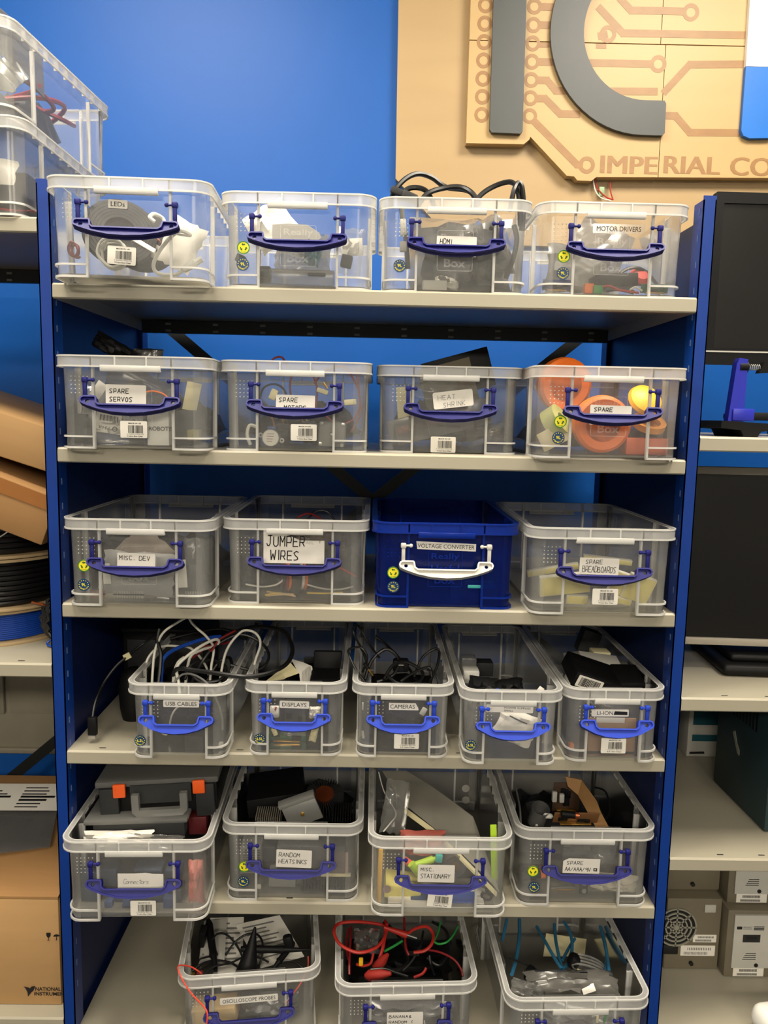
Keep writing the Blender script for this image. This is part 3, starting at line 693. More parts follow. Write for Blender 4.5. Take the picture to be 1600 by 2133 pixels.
# wires that hang below the sign
wr = thing('hanging_wires', 'thin red and white wires dangling below the wooden sign', 'wire', (0.5, 0.585, 2.0))
o0 = Vector((0.5, 0.585, 2.0))
for pts, m in (([(1240, 372), (1245, 392), (1262, 410), (1278, 416)], RCAB), ([(1236, 374), (1240, 396), (1252, 412), (1272, 418)], WCAB), ([(1271, 378), (1272, 398), (1277, 416)], RCAB)):
    part('wire', MB().tube(spline([at(x, y, 0.588) - o0 for x, y in pts], 6), 0.0014, 6), m, wr)
part('connector', MB().rbox(0.012, 0.006, 0.02, 0.001, at(1253, 399, 0.592) - o0), mat('pale_green_connector', (140, 170, 130), 0.5), wr)

# ------------------------------------------------------------------ left bay
def loose_box(label, x, y, z, yaw, bars=None, key=None):
    return storage_box(key or label, label, x, y, z, yaw, '9', bars=bars, logo=False, group='storage boxes')
loose_box('clear storage box of dark parts under another box, beside the blue wall', -0.652, -0.010, LZ[0], -0.5, key='lower')
loose_box('topmost clear storage box of dark parts, stacked high against the blue wall', -0.668, 0.0, LZ[0] + 0.1425, -4.5, key='upper')
def pillow(sx, sy, sz, n=9, crumple=0.15, seed=1, flat=0.35):
    """a closed, crumpled bag shape"""
    rnd = random.Random(seed); b = MB(); top = []; bot = []
    for j in range(n):
        for i in range(n):
            u = i / (n - 1) * 2 - 1; v = j / (n - 1) * 2 - 1; e = max(0.0, (1 - u ** 4) * (1 - v ** 4)) ** 0.6
            jx = rnd.uniform(-1, 1) * 0.05 * sx / 2 * (1 - abs(u)); jy = rnd.uniform(-1, 1) * 0.05 * sy / 2 * (1 - abs(v))
            w = rnd.uniform(-1, 1) * crumple
            k = 1 + 0.06 * rnd.uniform(-1, 1)
            top.append((u * sx / 2 * k + jx, v * sy / 2 * k + jy, sz * e * (0.5 + w) + 0.0006)); bot.append((u * sx / 2 * k + jx, v * sy / 2 * k + jy, -sz * e * (0.5 * flat - w * 0.3) - 0.0006))
    vs = top + bot; N = n * n; fs = []
    for j in range(n - 1):
        for i in range(n - 1):
            a = j * n + i; fs.append((a, a + 1, a + n + 1, a + n)); fs.append((N + a, N + a + n, N + a + n + 1, N + a + 1))
    ring = [i for i in range(n)] + [j * n + n - 1 for j in range(1, n)] + [(n - 1) * n + i for i in range(n - 2, -1, -1)] + [j * n for j in range(n - 2, 0, -1)]
    for k in range(len(ring)):
        a, c = ring[k], ring[(k + 1) % len(ring)]; fs.append((a, N + a, N + c, c))
    return b.add(vs, fs)
def sheet(sx, sy, bend=0.01, n=8, seed=1, th=0.0006):
    rnd = random.Random(seed); a1, a2, p1, p2 = rnd.uniform(2, 4), rnd.uniform(2, 4), rnd.uniform(0, 6), rnd.uniform(0, 6)
    b = MB(); t = []
    for j in range(n):
        for i in range(n):
            u = i / (n - 1) - 0.5; v = j / (n - 1) - 0.5
            t.append((u * sx, v * sy, bend * (math.sin(u * a1 + p1) + 0.6 * math.sin(v * a2 + p2))))
    N = n * n; vs = t + [(x, y, z - th) for x, y, z in t]; fs = []
    for j in range(n - 1):
        for i in range(n - 1):
            a = j * n + i; fs.append((a, a + 1, a + n + 1, a + n)); fs.append((N + a, N + a + n, N + a + n + 1, N + a + 1))
    ring = [i for i in range(n)] + [j * n + n - 1 for j in range(1, n)] + [(n - 1) * n + i for i in range(n - 2, -1, -1)] + [j * n for j in range(n - 2, 0, -1)]
    for k in range(len(ring)):
        a, c = ring[k], ring[(k + 1) % len(ring)]; fs.append((a, N + a, N + c, c))
    return b.add(vs, fs)
def cable(name, label, pts, r, m, cat='cable', group=None, sub=7, n=7, ends=None):
    """one cable as a thing; ends adds a plug part at the last point"""
    P = [Vector(p) for p in pts]; o = P[0].copy(); q = [p - o for p in P]
    if not ends:
        return solo(name, label, cat, MB().tube(spline(q, sub), r, n), m, o, group=group)
    t = thing(name, label, cat, o, group=group)
    part('wire', MB().tube(spline(q, sub), r, n), m, t)
    d = (q[-1] - q[-2]).normalized(); pm, tm = ends
    part('plug', MB().tube([q[-1], q[-1] + d * 0.022], r * 2.4, 10, rr=[r * 1.8, r * 2.4]), pm, t)
    part('plug_tip', MB().tube([q[-1] + d * 0.022, q[-1] + d * 0.033], r * 1.7, 8), tm, t)
    return t
# contents of the two stacked boxes
solo('antistatic_bag', 'black shiny bag inside the topmost stacked box', 'bag', pillow(0.16, 0.20, 0.09, 11, 0.22, 3), DGREY, (-0.655, 0.20, LZ[0] + 0.19), (0.3, 0.1, 0.3))
solo('wire_bundle', 'dark red bundle of wires inside the topmost stacked box', 'wire', MB().tube(spline([(0.06 * math.cos(k * 1.3), 0.05 * math.sin(k * 1.3) + 0.01 * k, 0.012 * math.sin(k * 2.1)) for k in range(16)], 5), 0.004, 6), DRED, (-0.62, 0.12, LZ[0] + 0.235))
solo('foil_pouch', 'crumpled silver pouch near the front of the topmost stacked box', 'bag', pillow(0.11, 0.07, 0.05, 9, 0.3, 6), ALU, (-0.62, 0.06, LZ[0] + 0.225), (0.7, 0.2, 0.1))
solo('plastic_sheet', 'clear plastic sheet poking up from the topmost stacked box', 'sheet', sheet(0.10, 0.09, 0.006, 6, 4), FILMG, (-0.58, 0.10, LZ[0] + 0.275), (1.25, 0.25, 1.2))
solo('equipment_case', 'black case inside the lower of the two stacked boxes', 'case', MB().rbox(0.19, 0.24, 0.075, 0.006), DGREY, (-0.66, 0.18, LZ[0] + 0.046), (0, 0, 0.05))
solo('paper_packet', 'white folded packet in the lower of the two stacked boxes', 'packet', pillow(0.10, 0.05, 0.03, 7, 0.3, 9), WHITE, (-0.62, 0.04, LZ[0] + 0.075), (1.0, 0, 0.1))
solo('wire', 'thin red wire at the bottom of the lower stacked box', 'wire', MB().tube(spline([(-0.05, 0, 0), (-0.01, 0.005, 0.008), (0.03, -0.005, 0.002), (0.06, 0.01, 0.006)], 6), 0.0018, 6), RCAB, (-0.60, 0.035, LZ[0] + 0.013))
# cardboard boxes leaning on the spools
def carton(name, label, sx, sy, sz, loc, rot, m=CARD, tape=None):
    t = thing(name, label, 'box', loc, rot)
    part('body', MB().rbox(sx, sy, sz, 0.003, (0, 0, sz / 2)), m, t)
    if tape: part('tape', MB().box(-sx / 2 - 0.0006, sx / 2 + 0.0006, -tape / 2, tape / 2, sz, sz + 0.0005).box(-sx / 2 - 0.0008, -sx / 2, -tape / 2, tape / 2, sz * 0.6, sz).box(sx / 2, sx / 2 + 0.0008, -tape / 2, tape / 2, sz * 0.6, sz), CARDD, t, label='shiny brown parcel tape')
    return t
cb = carton('cardboard_box', 'taped cardboard box leaning on the black cable spools', 0.40, 0.30, 0.085, (-0.735, 0.19, 1.345), (0.0, 0.36, 0.0), CARD)
part('tape', MB().prism([[(-0.2, 0.055), (0.2, 0.06), (0.2, 0.083), (-0.2, 0.083)]], -0.1515, -0.1505), CARDD, cb, label='shiny brown parcel tape')
carton('cardboard_box', 'plain cardboard box lying on top of the taped leaning box', 0.38, 0.28, 0.072, (-0.725, 0.20, 1.452), (0.0, 0.30, 0.0), CARDL)
# spools
def spool(label, x, y, z, h, r, wm, wraps=9, flange=None):
    flange = mat('spool_board', (176, 152, 114), 0.7)
    t = thing('cable_spool', label, 'spool', (x, y, z), group='cable spools')
    for zz in (0.0, h - 0.006): part('flange', MB().lathe([(0.02, zz), (r, zz), (r + 0.0008, zz + 0.002), (r, zz + 0.005), (0.02, zz + 0.005)], 48), flange, t)
    part('core', MB().cyl((0, 0, 0.005), (0, 0, h - 0.006), r * 0.45, 24), flange, t)
    b = MB(); tr = (h - 0.012) / (2 * wraps); R = r * 0.86
    for k in range(wraps): b.tube([(R * math.cos(2 * PI * i / 40), R * math.sin(2 * PI * i / 40), 0.006 + tr + 2 * tr * k) for i in range(40)], tr * 1.05, 8, True)
    part('winding', b, wm, t)
    return t
SX = -0.700; SY = 0.20
spool('blue cable spool at the bottom of the stack on the pale shelf', SX, SY, LZ[1], 0.062, 0.128, BCAB, 14)
spool('middle black cable spool resting on the blue spool', SX + 0.002, SY, LZ[1] + 0.063, 0.092, 0.135, BLACKC, 9)
spool('uppermost black cable spool under the leaning cardboard box', SX + 0.004, SY, LZ[1] + 0.156, 0.098, 0.137, BLACKC, 9)
cable('wire', 'stiff pale wire crossing the uppermost black spool', [at(0, 1118, 0.06), at(15, 1108, 0.058), at(34, 1093, 0.06)], 0.0012, STEEL, 'wire')
cable('cable_end', 'bare copper cable end poking out beside the middle spool', [at(66, 1254, 0.10), at(74, 1256, 0.10), at(90, 1259, 0.10), at(108, 1266, 0.11)], 0.0022, COPPER, 'wire')
b = MB()
for k in range(7):
    b.tube([((0.030 - 0.001 * k) * math.cos(2 * PI * i / 26), 0.010 * (k - 3) * 0.5 + 0.004 * math.sin(3 * i + k), (0.036 + 0.0015 * (k % 3)) * math.sin(2 * PI * i / 26)) for i in range(26)], 0.0032, 7, True)
solo('cable_coil', 'small coil of black cable beside the blue spool', 'cable', b, BLACKC, (-0.553, 0.115, LZ[1] + 0.046), (0.15, 0, 0.9))
cable('wire', 'short blue wire end on the shelf beside the black coil', [(-0.556, 0.100, LZ[1] + 0.014), (-0.566, 0.092, LZ[1] + 0.006), (-0.556, 0.084, LZ[1] + 0.003), (-0.538, 0.082, LZ[1] + 0.003)], 0.0018, BCAB, 'wire')
# white panel and socket on the wall below
wp = thing('trunking_panel', 'off white trunking panel on the wall behind the shelving', 'panel', (-1.1, 0.60, 0.66))
part('panel_body', MB().rbox(0.9, 0.04, 0.30, 0.004, (0, 0, 0.15)), mat('shaded_white_trunking', (150, 143, 126), 0.5), wp)  # off-white trunking; the shadow under the shelf is put into its colour
part('ledge', MB().rbox(0.9, 0.05, 0.014, 0.003, (0, -0.005, 0.012)), mat('shaded_white_trunking', (150, 143, 126), 0.5), wp)
part('cover_plate', MB().rbox(0.26, 0.004, 0.20, 0.0015, (0.36, -0.022, 0.205)), mat('shaded_white_trunking', (150, 143, 126), 0.5), wp)
part('socket', MB().rbox(0.10, 0.012, 0.10, 0.008, (0.17, -0.026, 0.155)), mat('shaded_white_trunking', (150, 143, 126), 0.5), wp)
part('plug', MB().rbox(0.05, 0.035, 0.06, 0.012, (0.185, -0.046, 0.145)), mat('shaded_white_trunking', (150, 143, 126), 0.5), wp)
part('cable_slot', MB().rbox(0.05, 0.004, 0.006, 0.001, (0.20, -0.022, 0.098)), INK, wp, rot=(0, -0.35, 0))
# big carton below with parcels on it
nb = thing('cardboard_box', 'large brown cardboard box with a bird logo and packing symbols', 'box', (-0.74, 0.03, LZ[2]))
LZB = LZ[2]
part('body', MB().rbox(0.408, 0.36, 0.2015, 0.002, (0, 0.18, 0.1012)), CARDL, nb)
part('flap', MB().add([(-0.204, 0, 0.203), (0.204, 0, 0.203), (0.204, 0.33, 0.262), (-0.204, 0.33, 0.262), (-0.204, 0, 0.207), (0.204, 0, 0.207), (0.204, 0.33, 0.266), (-0.204, 0.33, 0.266)], [(0, 1, 2, 3), (4, 7, 6, 5), (0, 4, 5, 1), (1, 5, 6, 2), (2, 6, 7, 3), (3, 7, 4, 0)]), CARD, nb)
def npx(px, py):
    p = at(px, py, 0.03); return (p.x + 0.74, p.z - LZB)
def nprint(name, mb): part(name, mb, INK, nb, (0, -0.0012, 0), smooth=False)
a = npx(74, 2059); nprint('lettering', add_text(MB(), 'NATIONAL', a[0] + 0.0225, a[1], 0, w=0.045, h=0.0070, bold=0.02))
a = npx(72, 2069); nprint('lettering', add_text(MB(), 'INSTRUMENTS', a[0] + 0.0315, a[1], 0, w=0.063, h=0.0070, bold=0.02))
nprint('bird_logo', MB().prism([[npx(*q) for q in ((50, 2054), (59, 2056), (63, 2058), (66, 2054), (74, 2053), (70, 2063), (66, 2066), (59, 2075), (58, 2066), (54, 2058))]], -0.0002, 0))
for q, nm in (([(97, 1942), (106, 1942), (106, 1948), (103, 1952), (102, 1952), (102, 1957), (105, 1958), (98, 1958), (101, 1957), (101, 1952), (99, 1951), (97, 1947)], 'fragile_symbol'), ([(111, 1950), (113, 1947), (117, 1945), (122, 1946), (126, 1949), (119, 1950), (119, 1957), (117, 1958), (118, 1950)], 'umbrella_symbol')):
    nprint(nm, MB().prism([[npx(*p) for p in q]], -0.0002, 0))
solo('shipping_bag', 'clear plastic shipping pouch with printed label on the large cardboard box', 'bag', sheet(0.25, 0.16, 0.004, 8, 12, 0.003), FILMG, (-0.735, 0.185, LZB + 0.255), (0.18, 0, 0.25))
ad = thing('shipping_label', 'white shipping label with black print on the large cardboard box', 'label', (-0.735, 0.255, LZB + 0.272), (0.20, 0, 0.02))
part('paper', MB().box(-0.15, 0.125, -0.04, 0.04, 0, 0.0008), WHITE, ad)
pr = MB(); rnd = random.Random(4)
for k in range(7):
    z = -0.032 + 0.0095 * k
    for x0, x1 in ((-0.12, 0.02), (0.035, 0.11)):
        w = (x1 - x0) * rnd.uniform(0.55, 1.0); pr.box(x0, x0 + w, z, z + (0.0058 if k in (2, 3) else 0.003), 0.0008, 0.0011)
part('print', pr, INK, ad)
solo('paper_sheet', 'pale paper sheet under plastic on the large cardboard box', 'paper', sheet(0.15, 0.12, 0.002, 5, 8), WHITE, (-0.80, 0.10, LZB + 0.243), (0.18, 0, 0.5))

# ------------------------------------------------------------------ right bay
m1 = thing('monitor', 'black computer monitor standing on the upper pale shelf', 'monitor', (0.83, 0.10, RZS[0]))
part('bezel', MB().prism([rrect(0.54, 0.282, 0.004, 3, (0, 0.262)), rrect(0.51, 0.236, 0.001, 1, (0, 0.267))], 0, 0.012), BLACK, m1)
part('screen', MB().box(-0.257, 0.257, 0.003, 0.010, 0.147, 0.387), SCREEN, m1)
part('back_cover', MB().rbox(0.534, 0.04, 0.276, 0.01, (0, 0.031, 0.262)), BLACK, m1)
part('trim_strip', MB().box(-0.268, 0.268, -0.001, 0.0, 0.1415, 0.1440), LGREY, m1)
part('stand_neck', MB().rbox(0.06, 0.03, 0.18, 0.005, (0.04, 0.06, 0.10)), BLACK, m1)
part('stand_base', MB().rbox(0.22, 0.17, 0.014, 0.005, (0.04, 0.08, 0.0075)), BLACK, m1)
vs = thing('bench_vise', 'blue circuit board holder with black clamps below the monitor', 'vise', (0.60, 0.05, RZS[0]))
part('arm', MB().prism([[(-0.018, 0.024), (0.008, 0.024), (0.008, 0.126), (-0.006, 0.128), (-0.010, 0.118)]], -0.008, 0.008), VISEB, vs)
part('slider', MB().rbox(0.036, 0.024, 0.020, 0.002, (0.006, 0, 0.036)), VISEB, vs)
part('knob', MB().lathe([(0.002, -0.008), (0.010, -0.008), (0.010, 0.006), (0.006, 0.008)], 14, (0.004, 0, 0.1135), 'X'), BLACK, vs)
b = MB(); b.tube([(0.013 + 0.00045 * k, 0.0045 * math.cos(k * 0.9), 0.1135 + 0.0045 * math.sin(k * 0.9)) for k in range(40)], 0.0009, 5); part('spring', b, STEEL, vs)
part('jaw', MB().prism([[(0.028, 0.104), (0.052, 0.106), (0.052, 0.122), (0.036, 0.122)]], -0.007, 0.007), BLACK, vs)
part('rail', MB().rbox(0.30, 0.014, 0.013, 0.002, (0.165, 0, 0.034)), BLACK, vs)
part('rail', MB().rbox(0.30, 0.010, 0.009, 0.002, (0.165, 0.08, 0.034)), BLACK, vs)
for x in (0.015, 0.27): part('foot', MB().prism([[(-0.045, 0.026), (0.045, 0.022), (0.043, 0.012), (0.022, 0.009), (0.016, 0.0), (-0.006, 0.0), (-0.012, 0.011), (-0.045, 0.014)]], -0.012, 0.10), BLACK, vs, (x, 0, 0))
m2 = thing('monitor', 'dark monitor with silver bezel edges on the middle pale shelf', 'monitor', (0.85, 0.13, RZS[1]), (0, 0, -0.06))
part('screen', MB().box(-0.272, 0.272, 0.0, 0.012, 0.058, 0.372), SCREEN, m2)
for z in (0.0565, 0.3705): part('bezel_strip', MB().rbox(0.552, 0.016, 0.0135, 0.002, (0, 0.003, z)), mat('silver_bezel', (168, 160, 146), 0.45), m2)
part('back_cover', MB().rbox(0.548, 0.045, 0.316, 0.012, (0, 0.036, 0.215)), BLACK, m2)
part('stand_neck', MB().rbox(0.09, 0.03, 0.09, 0.006, (0.05, 0.05, 0.055)), BLACK, m2)
part('stand_base', MB().rbox(0.42, 0.19, 0.022, 0.010, (0.0, 0.06, 0.0115), 3), BLACK, m2)
part('stand_base', MB().rbox(0.38, 0.16, 0.014, 0.006, (0.0, 0.065, 0.0295), 3), BLACK, m2)
gc = thing('instrument_case', 'dark teal metal instrument case with a pale scuff on its side', 'case', (0.725, 0.085, RZS[2]), (0, 0, 0.03))
part('body', MB().rbox(0.30, 0.20, 0.245, 0.004, (0.15, 0.10, 0.1235)), DTEAL, gc)
for k in range(9): part('vent_slot', MB().box(-0.0005, 0.0004, 0.05 + 0.012 * k, 0.056 + 0.012 * k, 0.17, 0.235), BLACK, gc)
part('scuff', MB().prism([[(0, 0), (0.012, -0.018), (0.022, -0.034), (0.03, -0.036), (0.03, -0.025), (0.02, -0.016), (0.008, 0.006)]], 0, 0.0006), mat('bare_scuff', (150, 150, 136), 0.6), gc, (-0.0006, 0.135, 0.135), (0, 0, -PI / 2))
it = thing('bench_instrument', 'white instrument with teal panels behind the teal case', 'instrument', (0.70, 0.40, RZS[2]))
part('body', MB().rbox(0.24, 0.08, 0.22, 0.003, (0.13, 0.04, 0.11)), LGREY, it)
for x0, x1, z0, z1 in ((0.02, 0.14, 0.075, 0.125), (0.02, 0.14, 0.037, 0.052), (0.02, 0.14, 0.142, 0.20)): part('panel', MB().box(x0, x1, -0.001, 0.0005, z0, z1), mat('teal_panel', (40, 92, 104), 0.4), it)
b = MB(); b.prism([[(0.016, 0.007), (0.05, 0.008), (0.049, 0.013), (0.017, 0.012)]], -0.0008, 0); part('print', b, INK, it)
t2 = thing('bench_instrument', 'narrow white instrument front of stacked teal keys beside the blue post', 'instrument', (0.645, 0.40, RZS[2]))
part('body', MB().rbox(0.07, 0.06, 0.22, 0.003, (0, 0.03, 0.11)), LGREY, t2)
for k in range(6): part('key', MB().box(-0.03, 0.026, -0.001, 0.0005, 0.045 + 0.028 * k, 0.066 + 0.028 * k), mat('teal_panel', (40, 92, 104), 0.4), t2)
# grey power supplies
def psu(label, x, y, z, w, h, fan=False, plate=False, depth=0.26):
    t = thing('power_supply', label, 'power supply', (x, y, z), group='grey power supplies')
    part('body', MB().rbox(w, depth, h, 0.003, (w / 2, depth / 2, h / 2)), PSU, t)
    if fan:
        c = (0.020, h * 0.60); g2 = MB()
        part('fan_recess', MB().prism([circ(0.040, 30, c)], -0.0006, 0.0), INK, t)
        for r in (0.040, 0.031, 0.0225, 0.0135): g2.prism([circ(r, 30, c), circ(r - 0.0028, 30, c)], -0.003, -0.0006)
        g2.prism([circ(0.006, 16, c)], -0.003, -0.0006)
        for k in range(8):
            a = PI * k / 4; g2.add([(c[0] + r * math.cos(a) + s * 0.0013 * -math.sin(a), -0.003 if q else -0.0006, c[1] + r * math.sin(a) + s * 0.0013 * math.cos(a)) for q in (0, 1) for r, s in ((0.005, -1), (0.039, -1), (0.039, 1), (0.005, 1))], [(0, 1, 2, 3), (4, 7, 6, 5), (0, 4, 5, 1), (1, 5, 6, 2), (2, 6, 7, 3), (3, 7, 4, 0)])
        part('fan_grille', g2, mat('pale_grey_grille', (150, 148, 134), 0.5), t)
        for bx, bz, bw, bh in ((0.078, 0.066, 0.046, 0.016), (0.066, 0.040, 0.068, 0.022)):
            l = part('rating_label', MB().prism([rrect(bw, bh, 0.001, 2)], -0.0005, 0), WHITE, t, (bx, -0.0002, bz))
            q = MB(); rr = random.Random(3)
            for i in range(14): q.box(-bw * 0.3 + i * bw * 0.05, -bw * 0.3 + i * bw * 0.05 + 0.0012, -0.0007, -0.0004, 0.001, bh * 0.3)
            for i in range(20): q.box(-bw * 0.4 + i * bw * 0.035, -bw * 0.4 + i * bw * 0.035 + 0.0009, -0.0007, -0.0004, -bh * 0.38, -bh * 0.12)
            part('print', q, DGREY, l)
        part('power_inlet', MB().rbox(0.03, 0.004, 0.020, 0.002, (0.012, 0.0, 0.042)), INK, t); part('switch', MB().rbox(0.022, 0.003, 0.016, 0.001, (0.084, -0.001, h - 0.02)), LGREY, t)
    if plate:
        l = part('cover_plate', MB().box(0.012, w - 0.004, -0.004, 0, 0.022, h - 0.008), LGREY, t)
        lg = part('logo', MB().prism([rrect(0.010, 0.006, 0.001, 2, (0.022, h - 0.034))], -0.0045, -0.004), INK, l)
        def pp(mb, nm='print'): part(nm, mb, DGREY, l, smooth=False)
        pp(add_text(MB(), 'HEWLETT', 0.038, h - 0.0322, -0.0045, w=0.017, h=0.0022), 'lettering'); pp(add_text(MB(), 'PACKARD', 0.038, h - 0.0358, -0.0045, w=0.017, h=0.0022), 'lettering')
        for i in range(3): pp(MB().box(0.050, 0.070, -0.0045, -0.004, h - 0.038 + 0.003 * i, h - 0.0365 + 0.003 * i))
        for i in range(4): pp(MB().box(0.032 + 0.002 * i, 0.058, -0.0045, -0.004, 0.040 + 0.004 * i, 0.0412 + 0.004 * i))
        pp(MB().box(0.030, 0.064, -0.0042, -0.004, h - 0.064, h - 0.048)); part('print', MB().box(0.036, 0.058, -0.0046, -0.0042, h - 0.058, h - 0.052), INK, l)
        l2 = part('serial_label', MB().box(0.018, 0.078, -0.0008, 0, 0.002, 0.021), WHITE, t)
        q = MB()
        for i in range(16): q.box(0.030 + 0.0022 * i, 0.0312 + 0.0022 * i, -0.0012, -0.0008, 0.012, 0.017)
        for i in range(22): q.box(0.026 + 0.0018 * i, 0.0270 + 0.0018 * i, -0.0012, -0.0008, 0.004, 0.0085)
        part('print', q, DGREY, l2)
    part('screw', MB().cyl((w * 0.5, 0, 0.014 if not plate else 0.028), (w * 0.5, -0.005, 0.014 if not plate else 0.028), 0.004, 12), INK, t)
    return t
PZ = RZS[3] + 0.0015
psu('grey power supply with round fan grille beside the blue post', 0.592, 0.165, PZ, 0.108, 0.150, fan=True)
psu('grey power supply with cream cover plate beside the one with the fan', 0.703, 0.145, PZ, 0.12, 0.140, plate=True)
psu('plain grey power supply stacked on the one with the fan', 0.594, 0.190, PZ + 0.1515, 0.11, 0.135)
psu('grey power supply stacked over the one with cream plate, serial label visible', 0.708, 0.165, PZ + 0.1415, 0.12, 0.14, plate=True)
solo('plastic_bottle', 'white rounded plastic part at the front of the bottom shelf', 'container', MB().rbox(0.12, 0.05, 0.045, 0.018, (0, 0, 0), 4), WPLA, (0.748, 0.012, PZ + 0.026), (0.1, 0.18, 0.35))
# ------------------------------------------------------------------ contents of the boxes
def fr(key):
    CUR[0] = key; return BOX[key].location.y
def slab(name, label, cat, px, py, Y, w, h, d, m, rot=(0, 0, 0), r=0.002, group=None):
    return solo(name, label, cat, MB().rbox(mm(w, Y), d, mm(h, Y), r), m, at(px, py, Y), rot, group)
def bag(name, label, px, py, Y, w, h, d, m, rot=(PI / 2, 0, 0), seed=1, cr=0.2, cat='bag'):
    return solo(name, label, cat, pillow(mm(w, Y), mm(h, Y), d, 10, cr, seed), m, at(px, py, Y), rot)
def loops(label, px, py, Y, rx, ry, n, r, m, seed=1, depth=0.03, name='cable_bundle', cat='cable'):
    """a loose coil of one cable"""
    rnd = random.Random(seed); P = []; c = at(px, py, Y); a, b_ = mm(rx, Y), mm(ry, Y)
    for k in range(n * 8):
        t = 2 * PI * k / 8; q = 1 - 0.25 * rnd.random()
        P.append((a * q * math.cos(t), depth * (k / (n * 8.0) - 0.5) + rnd.uniform(-1, 1) * depth * 0.15, b_ * q * math.sin(t)))
    return solo(name, label, cat, MB().tube(spline(P, 4), r, 6), m, c)
def px_cable(name, label, pts, r, m, cat='cable', ends=None):
    return cable(name, label, [at(*p) for p in pts], r, m, cat, None, 7, 7, ends)
def board(label, px, py, Y, w, h, m, rot=(0, 0, 0), seed=1, th=0.0016, name='circuit_board'):
    t = thing(name, label, 'circuit board', at(px, py, Y), rot); W_, H_ = mm(w, Y), mm(h, Y)
    part('board', MB().rbox(W_, th, H_, 0.0004), m, t); rnd = random.Random(seed)
    for k in range(4):
        cw, ch = W_ * rnd.uniform(0.12, 0.26), H_ * rnd.uniform(0.16, 0.34)
        part('chip', MB().rbox(cw, 0.003, ch, 0.0004, (rnd.uniform(-0.32, 0.32) * W_, -th - 0.001, rnd.uniform(-0.28, 0.28) * H_)), BLACK, t)
    part('pin_header', MB().rbox(W_ * 0.7, 0.006, 0.0025, 0.0004, (0, -th - 0.0025, -H_ * 0.42)), GOLD, t)
    return t
# --- leds box
Y = fr('led')
def ring_reel(label, px, py, Yc, ro, ri, th, m, rot, name='led_strip_reel'):
    t = thing(name, label, 'reel', at(px, py, Yc), rot); b = MB()
    for k in range(6):
        R = ri + (ro - ri) * (k + 0.5) / 6; w = (ro - ri) / 13
        b.lathe([(R - w, -th / 2), (R + w, -th / 2), (R + w, th / 2), (R - w, th / 2), (R - w, -th / 2)], 40)
    part('strip', b, m, t); part('tie', MB().rbox(ro - ri + 0.006, 0.008, th + 0.004, 0.001, ((ro + ri) / 2, 0, 0)), WHITE, t)
    return t
ring_reel('coil of black led strip leaning at the post end of the leds box', 176, 520, Y + 0.075, 0.056, 0.024, 0.012, BLACK, (1.15, 0.5, 0.15))
ring_reel('coil of black led strip in the middle of the leds box', 300, 535, Y + 0.11, 0.052, 0.022, 0.012, BLACK, (1.1, 0.5, 0.1))
loops('coil of white lead behind the barcode in the leds box', 236, 530, Y + 0.045, 30, 33, 4, 0.0022, WCAB, 3, 0.02)
px_cable('power_lead', 'white power lead with plug curling through the leds box', [(322, 462, Y + 0.05), (312, 452, Y + 0.05), (322, 446, Y + 0.06), (340, 456, Y + 0.07), (350, 480, Y + 0.06), (396, 490, Y + 0.04), (372, 482, Y + 0.03), (340, 512, Y + 0.03), (320, 550, Y + 0.035), (330, 570, Y + 0.04), (365, 572, Y + 0.04), (382, 562, Y + 0.04)], 0.003, WCAB, 'lead', (WPLA, WPLA))
bag('zip_bag', 'white printed packet at the inner side of the leds box', 378, 510, Y + 0.09, 70, 95, 0.012, WHITE, (PI / 2, 0.45, 0.1), 4, 0.12)
loops('small tangle of pink and dark wire in the leds box', 326, 508, Y + 0.12, 14, 8, 3, 0.0012, PINK, 6, 0.02)
loops('small tangle of dark wire at the post end of the leds box', 122, 520, Y + 0.05, 10, 14, 3, 0.0016, DRED, 8, 0.02)
# --- second box of the top row
Y = fr('b2')
nt_ = solo('torn_note', 'torn white handwritten note in the second box of the top row', 'note', MB().prism([[(mm(x - 617, Y), mm(497 - y, Y)) for x, y in ((568, 470), (600, 468), (640, 469), (664, 484), (668, 494), (660, 500), (640, 506), (612, 521), (600, 524), (568, 519))]], 0, 0.0006), WHITE, at(617, 497, Y + 0.024))
pr = MB().use(PENCIL); pen_text(pr, 'Connect', mm(-36, Y), mm(-22, Y), 0.007, 0.0045, 0.0006, 0.1, 0, 0.0052); part('lettering', pr, PENCIL, nt_, (0, -0.0006, 0), smooth=False)
bag('zip_bag', 'crumpled clear bag of parts in the second box of the top row', 630, 530, Y + 0.06, 110, 80, 0.05, FILMG, (PI / 2, 0, 0), 5, 0.3)
bag('zip_bag', 'bag holding a blue part in the second box of the top row', 652, 530, Y + 0.035, 34, 44, 0.02, mat('pale_blue_film', (120, 170, 190), 0.35), (PI / 2, 0.3, 0), 8, 0.25)
bag('paper_bag', 'white paper packet standing in the second box of the top row', 540, 470, Y + 0.10, 90, 80, 0.02, WHITE, (PI / 2, -0.6, 0.2), 9, 0.2)
bag('zip_bag', 'bag with a white slip at the inner end of the second box', 735, 525, Y + 0.06, 60, 90, 0.02, FILM, (PI / 2, 0.1, 0), 3, 0.2)
slab('paper_slip', 'white printed slip inside a bag in the second box of the top row', 'paper', 733, 515, Y + 0.05, 44, 34, 0.0008, WHITE, (0, -0.08, 0), 0.0002)
slab('component_tray', 'long grey plastic component tray low in the second box of the top row', 'tray', 620, 580, Y + 0.04, 150, 30, 0.03, FILMG, (0, 0.01, 0))
slab('pin_strip', 'dark strip of pins on the grey tray in the top row', 'connector', 660, 572, Y + 0.022, 36, 7, 0.006, DGREY)
slab('relay', 'dark relay part at the bottom of the second top row box', 'component', 552, 572, Y + 0.035, 24, 30, 0.02, DGREY)
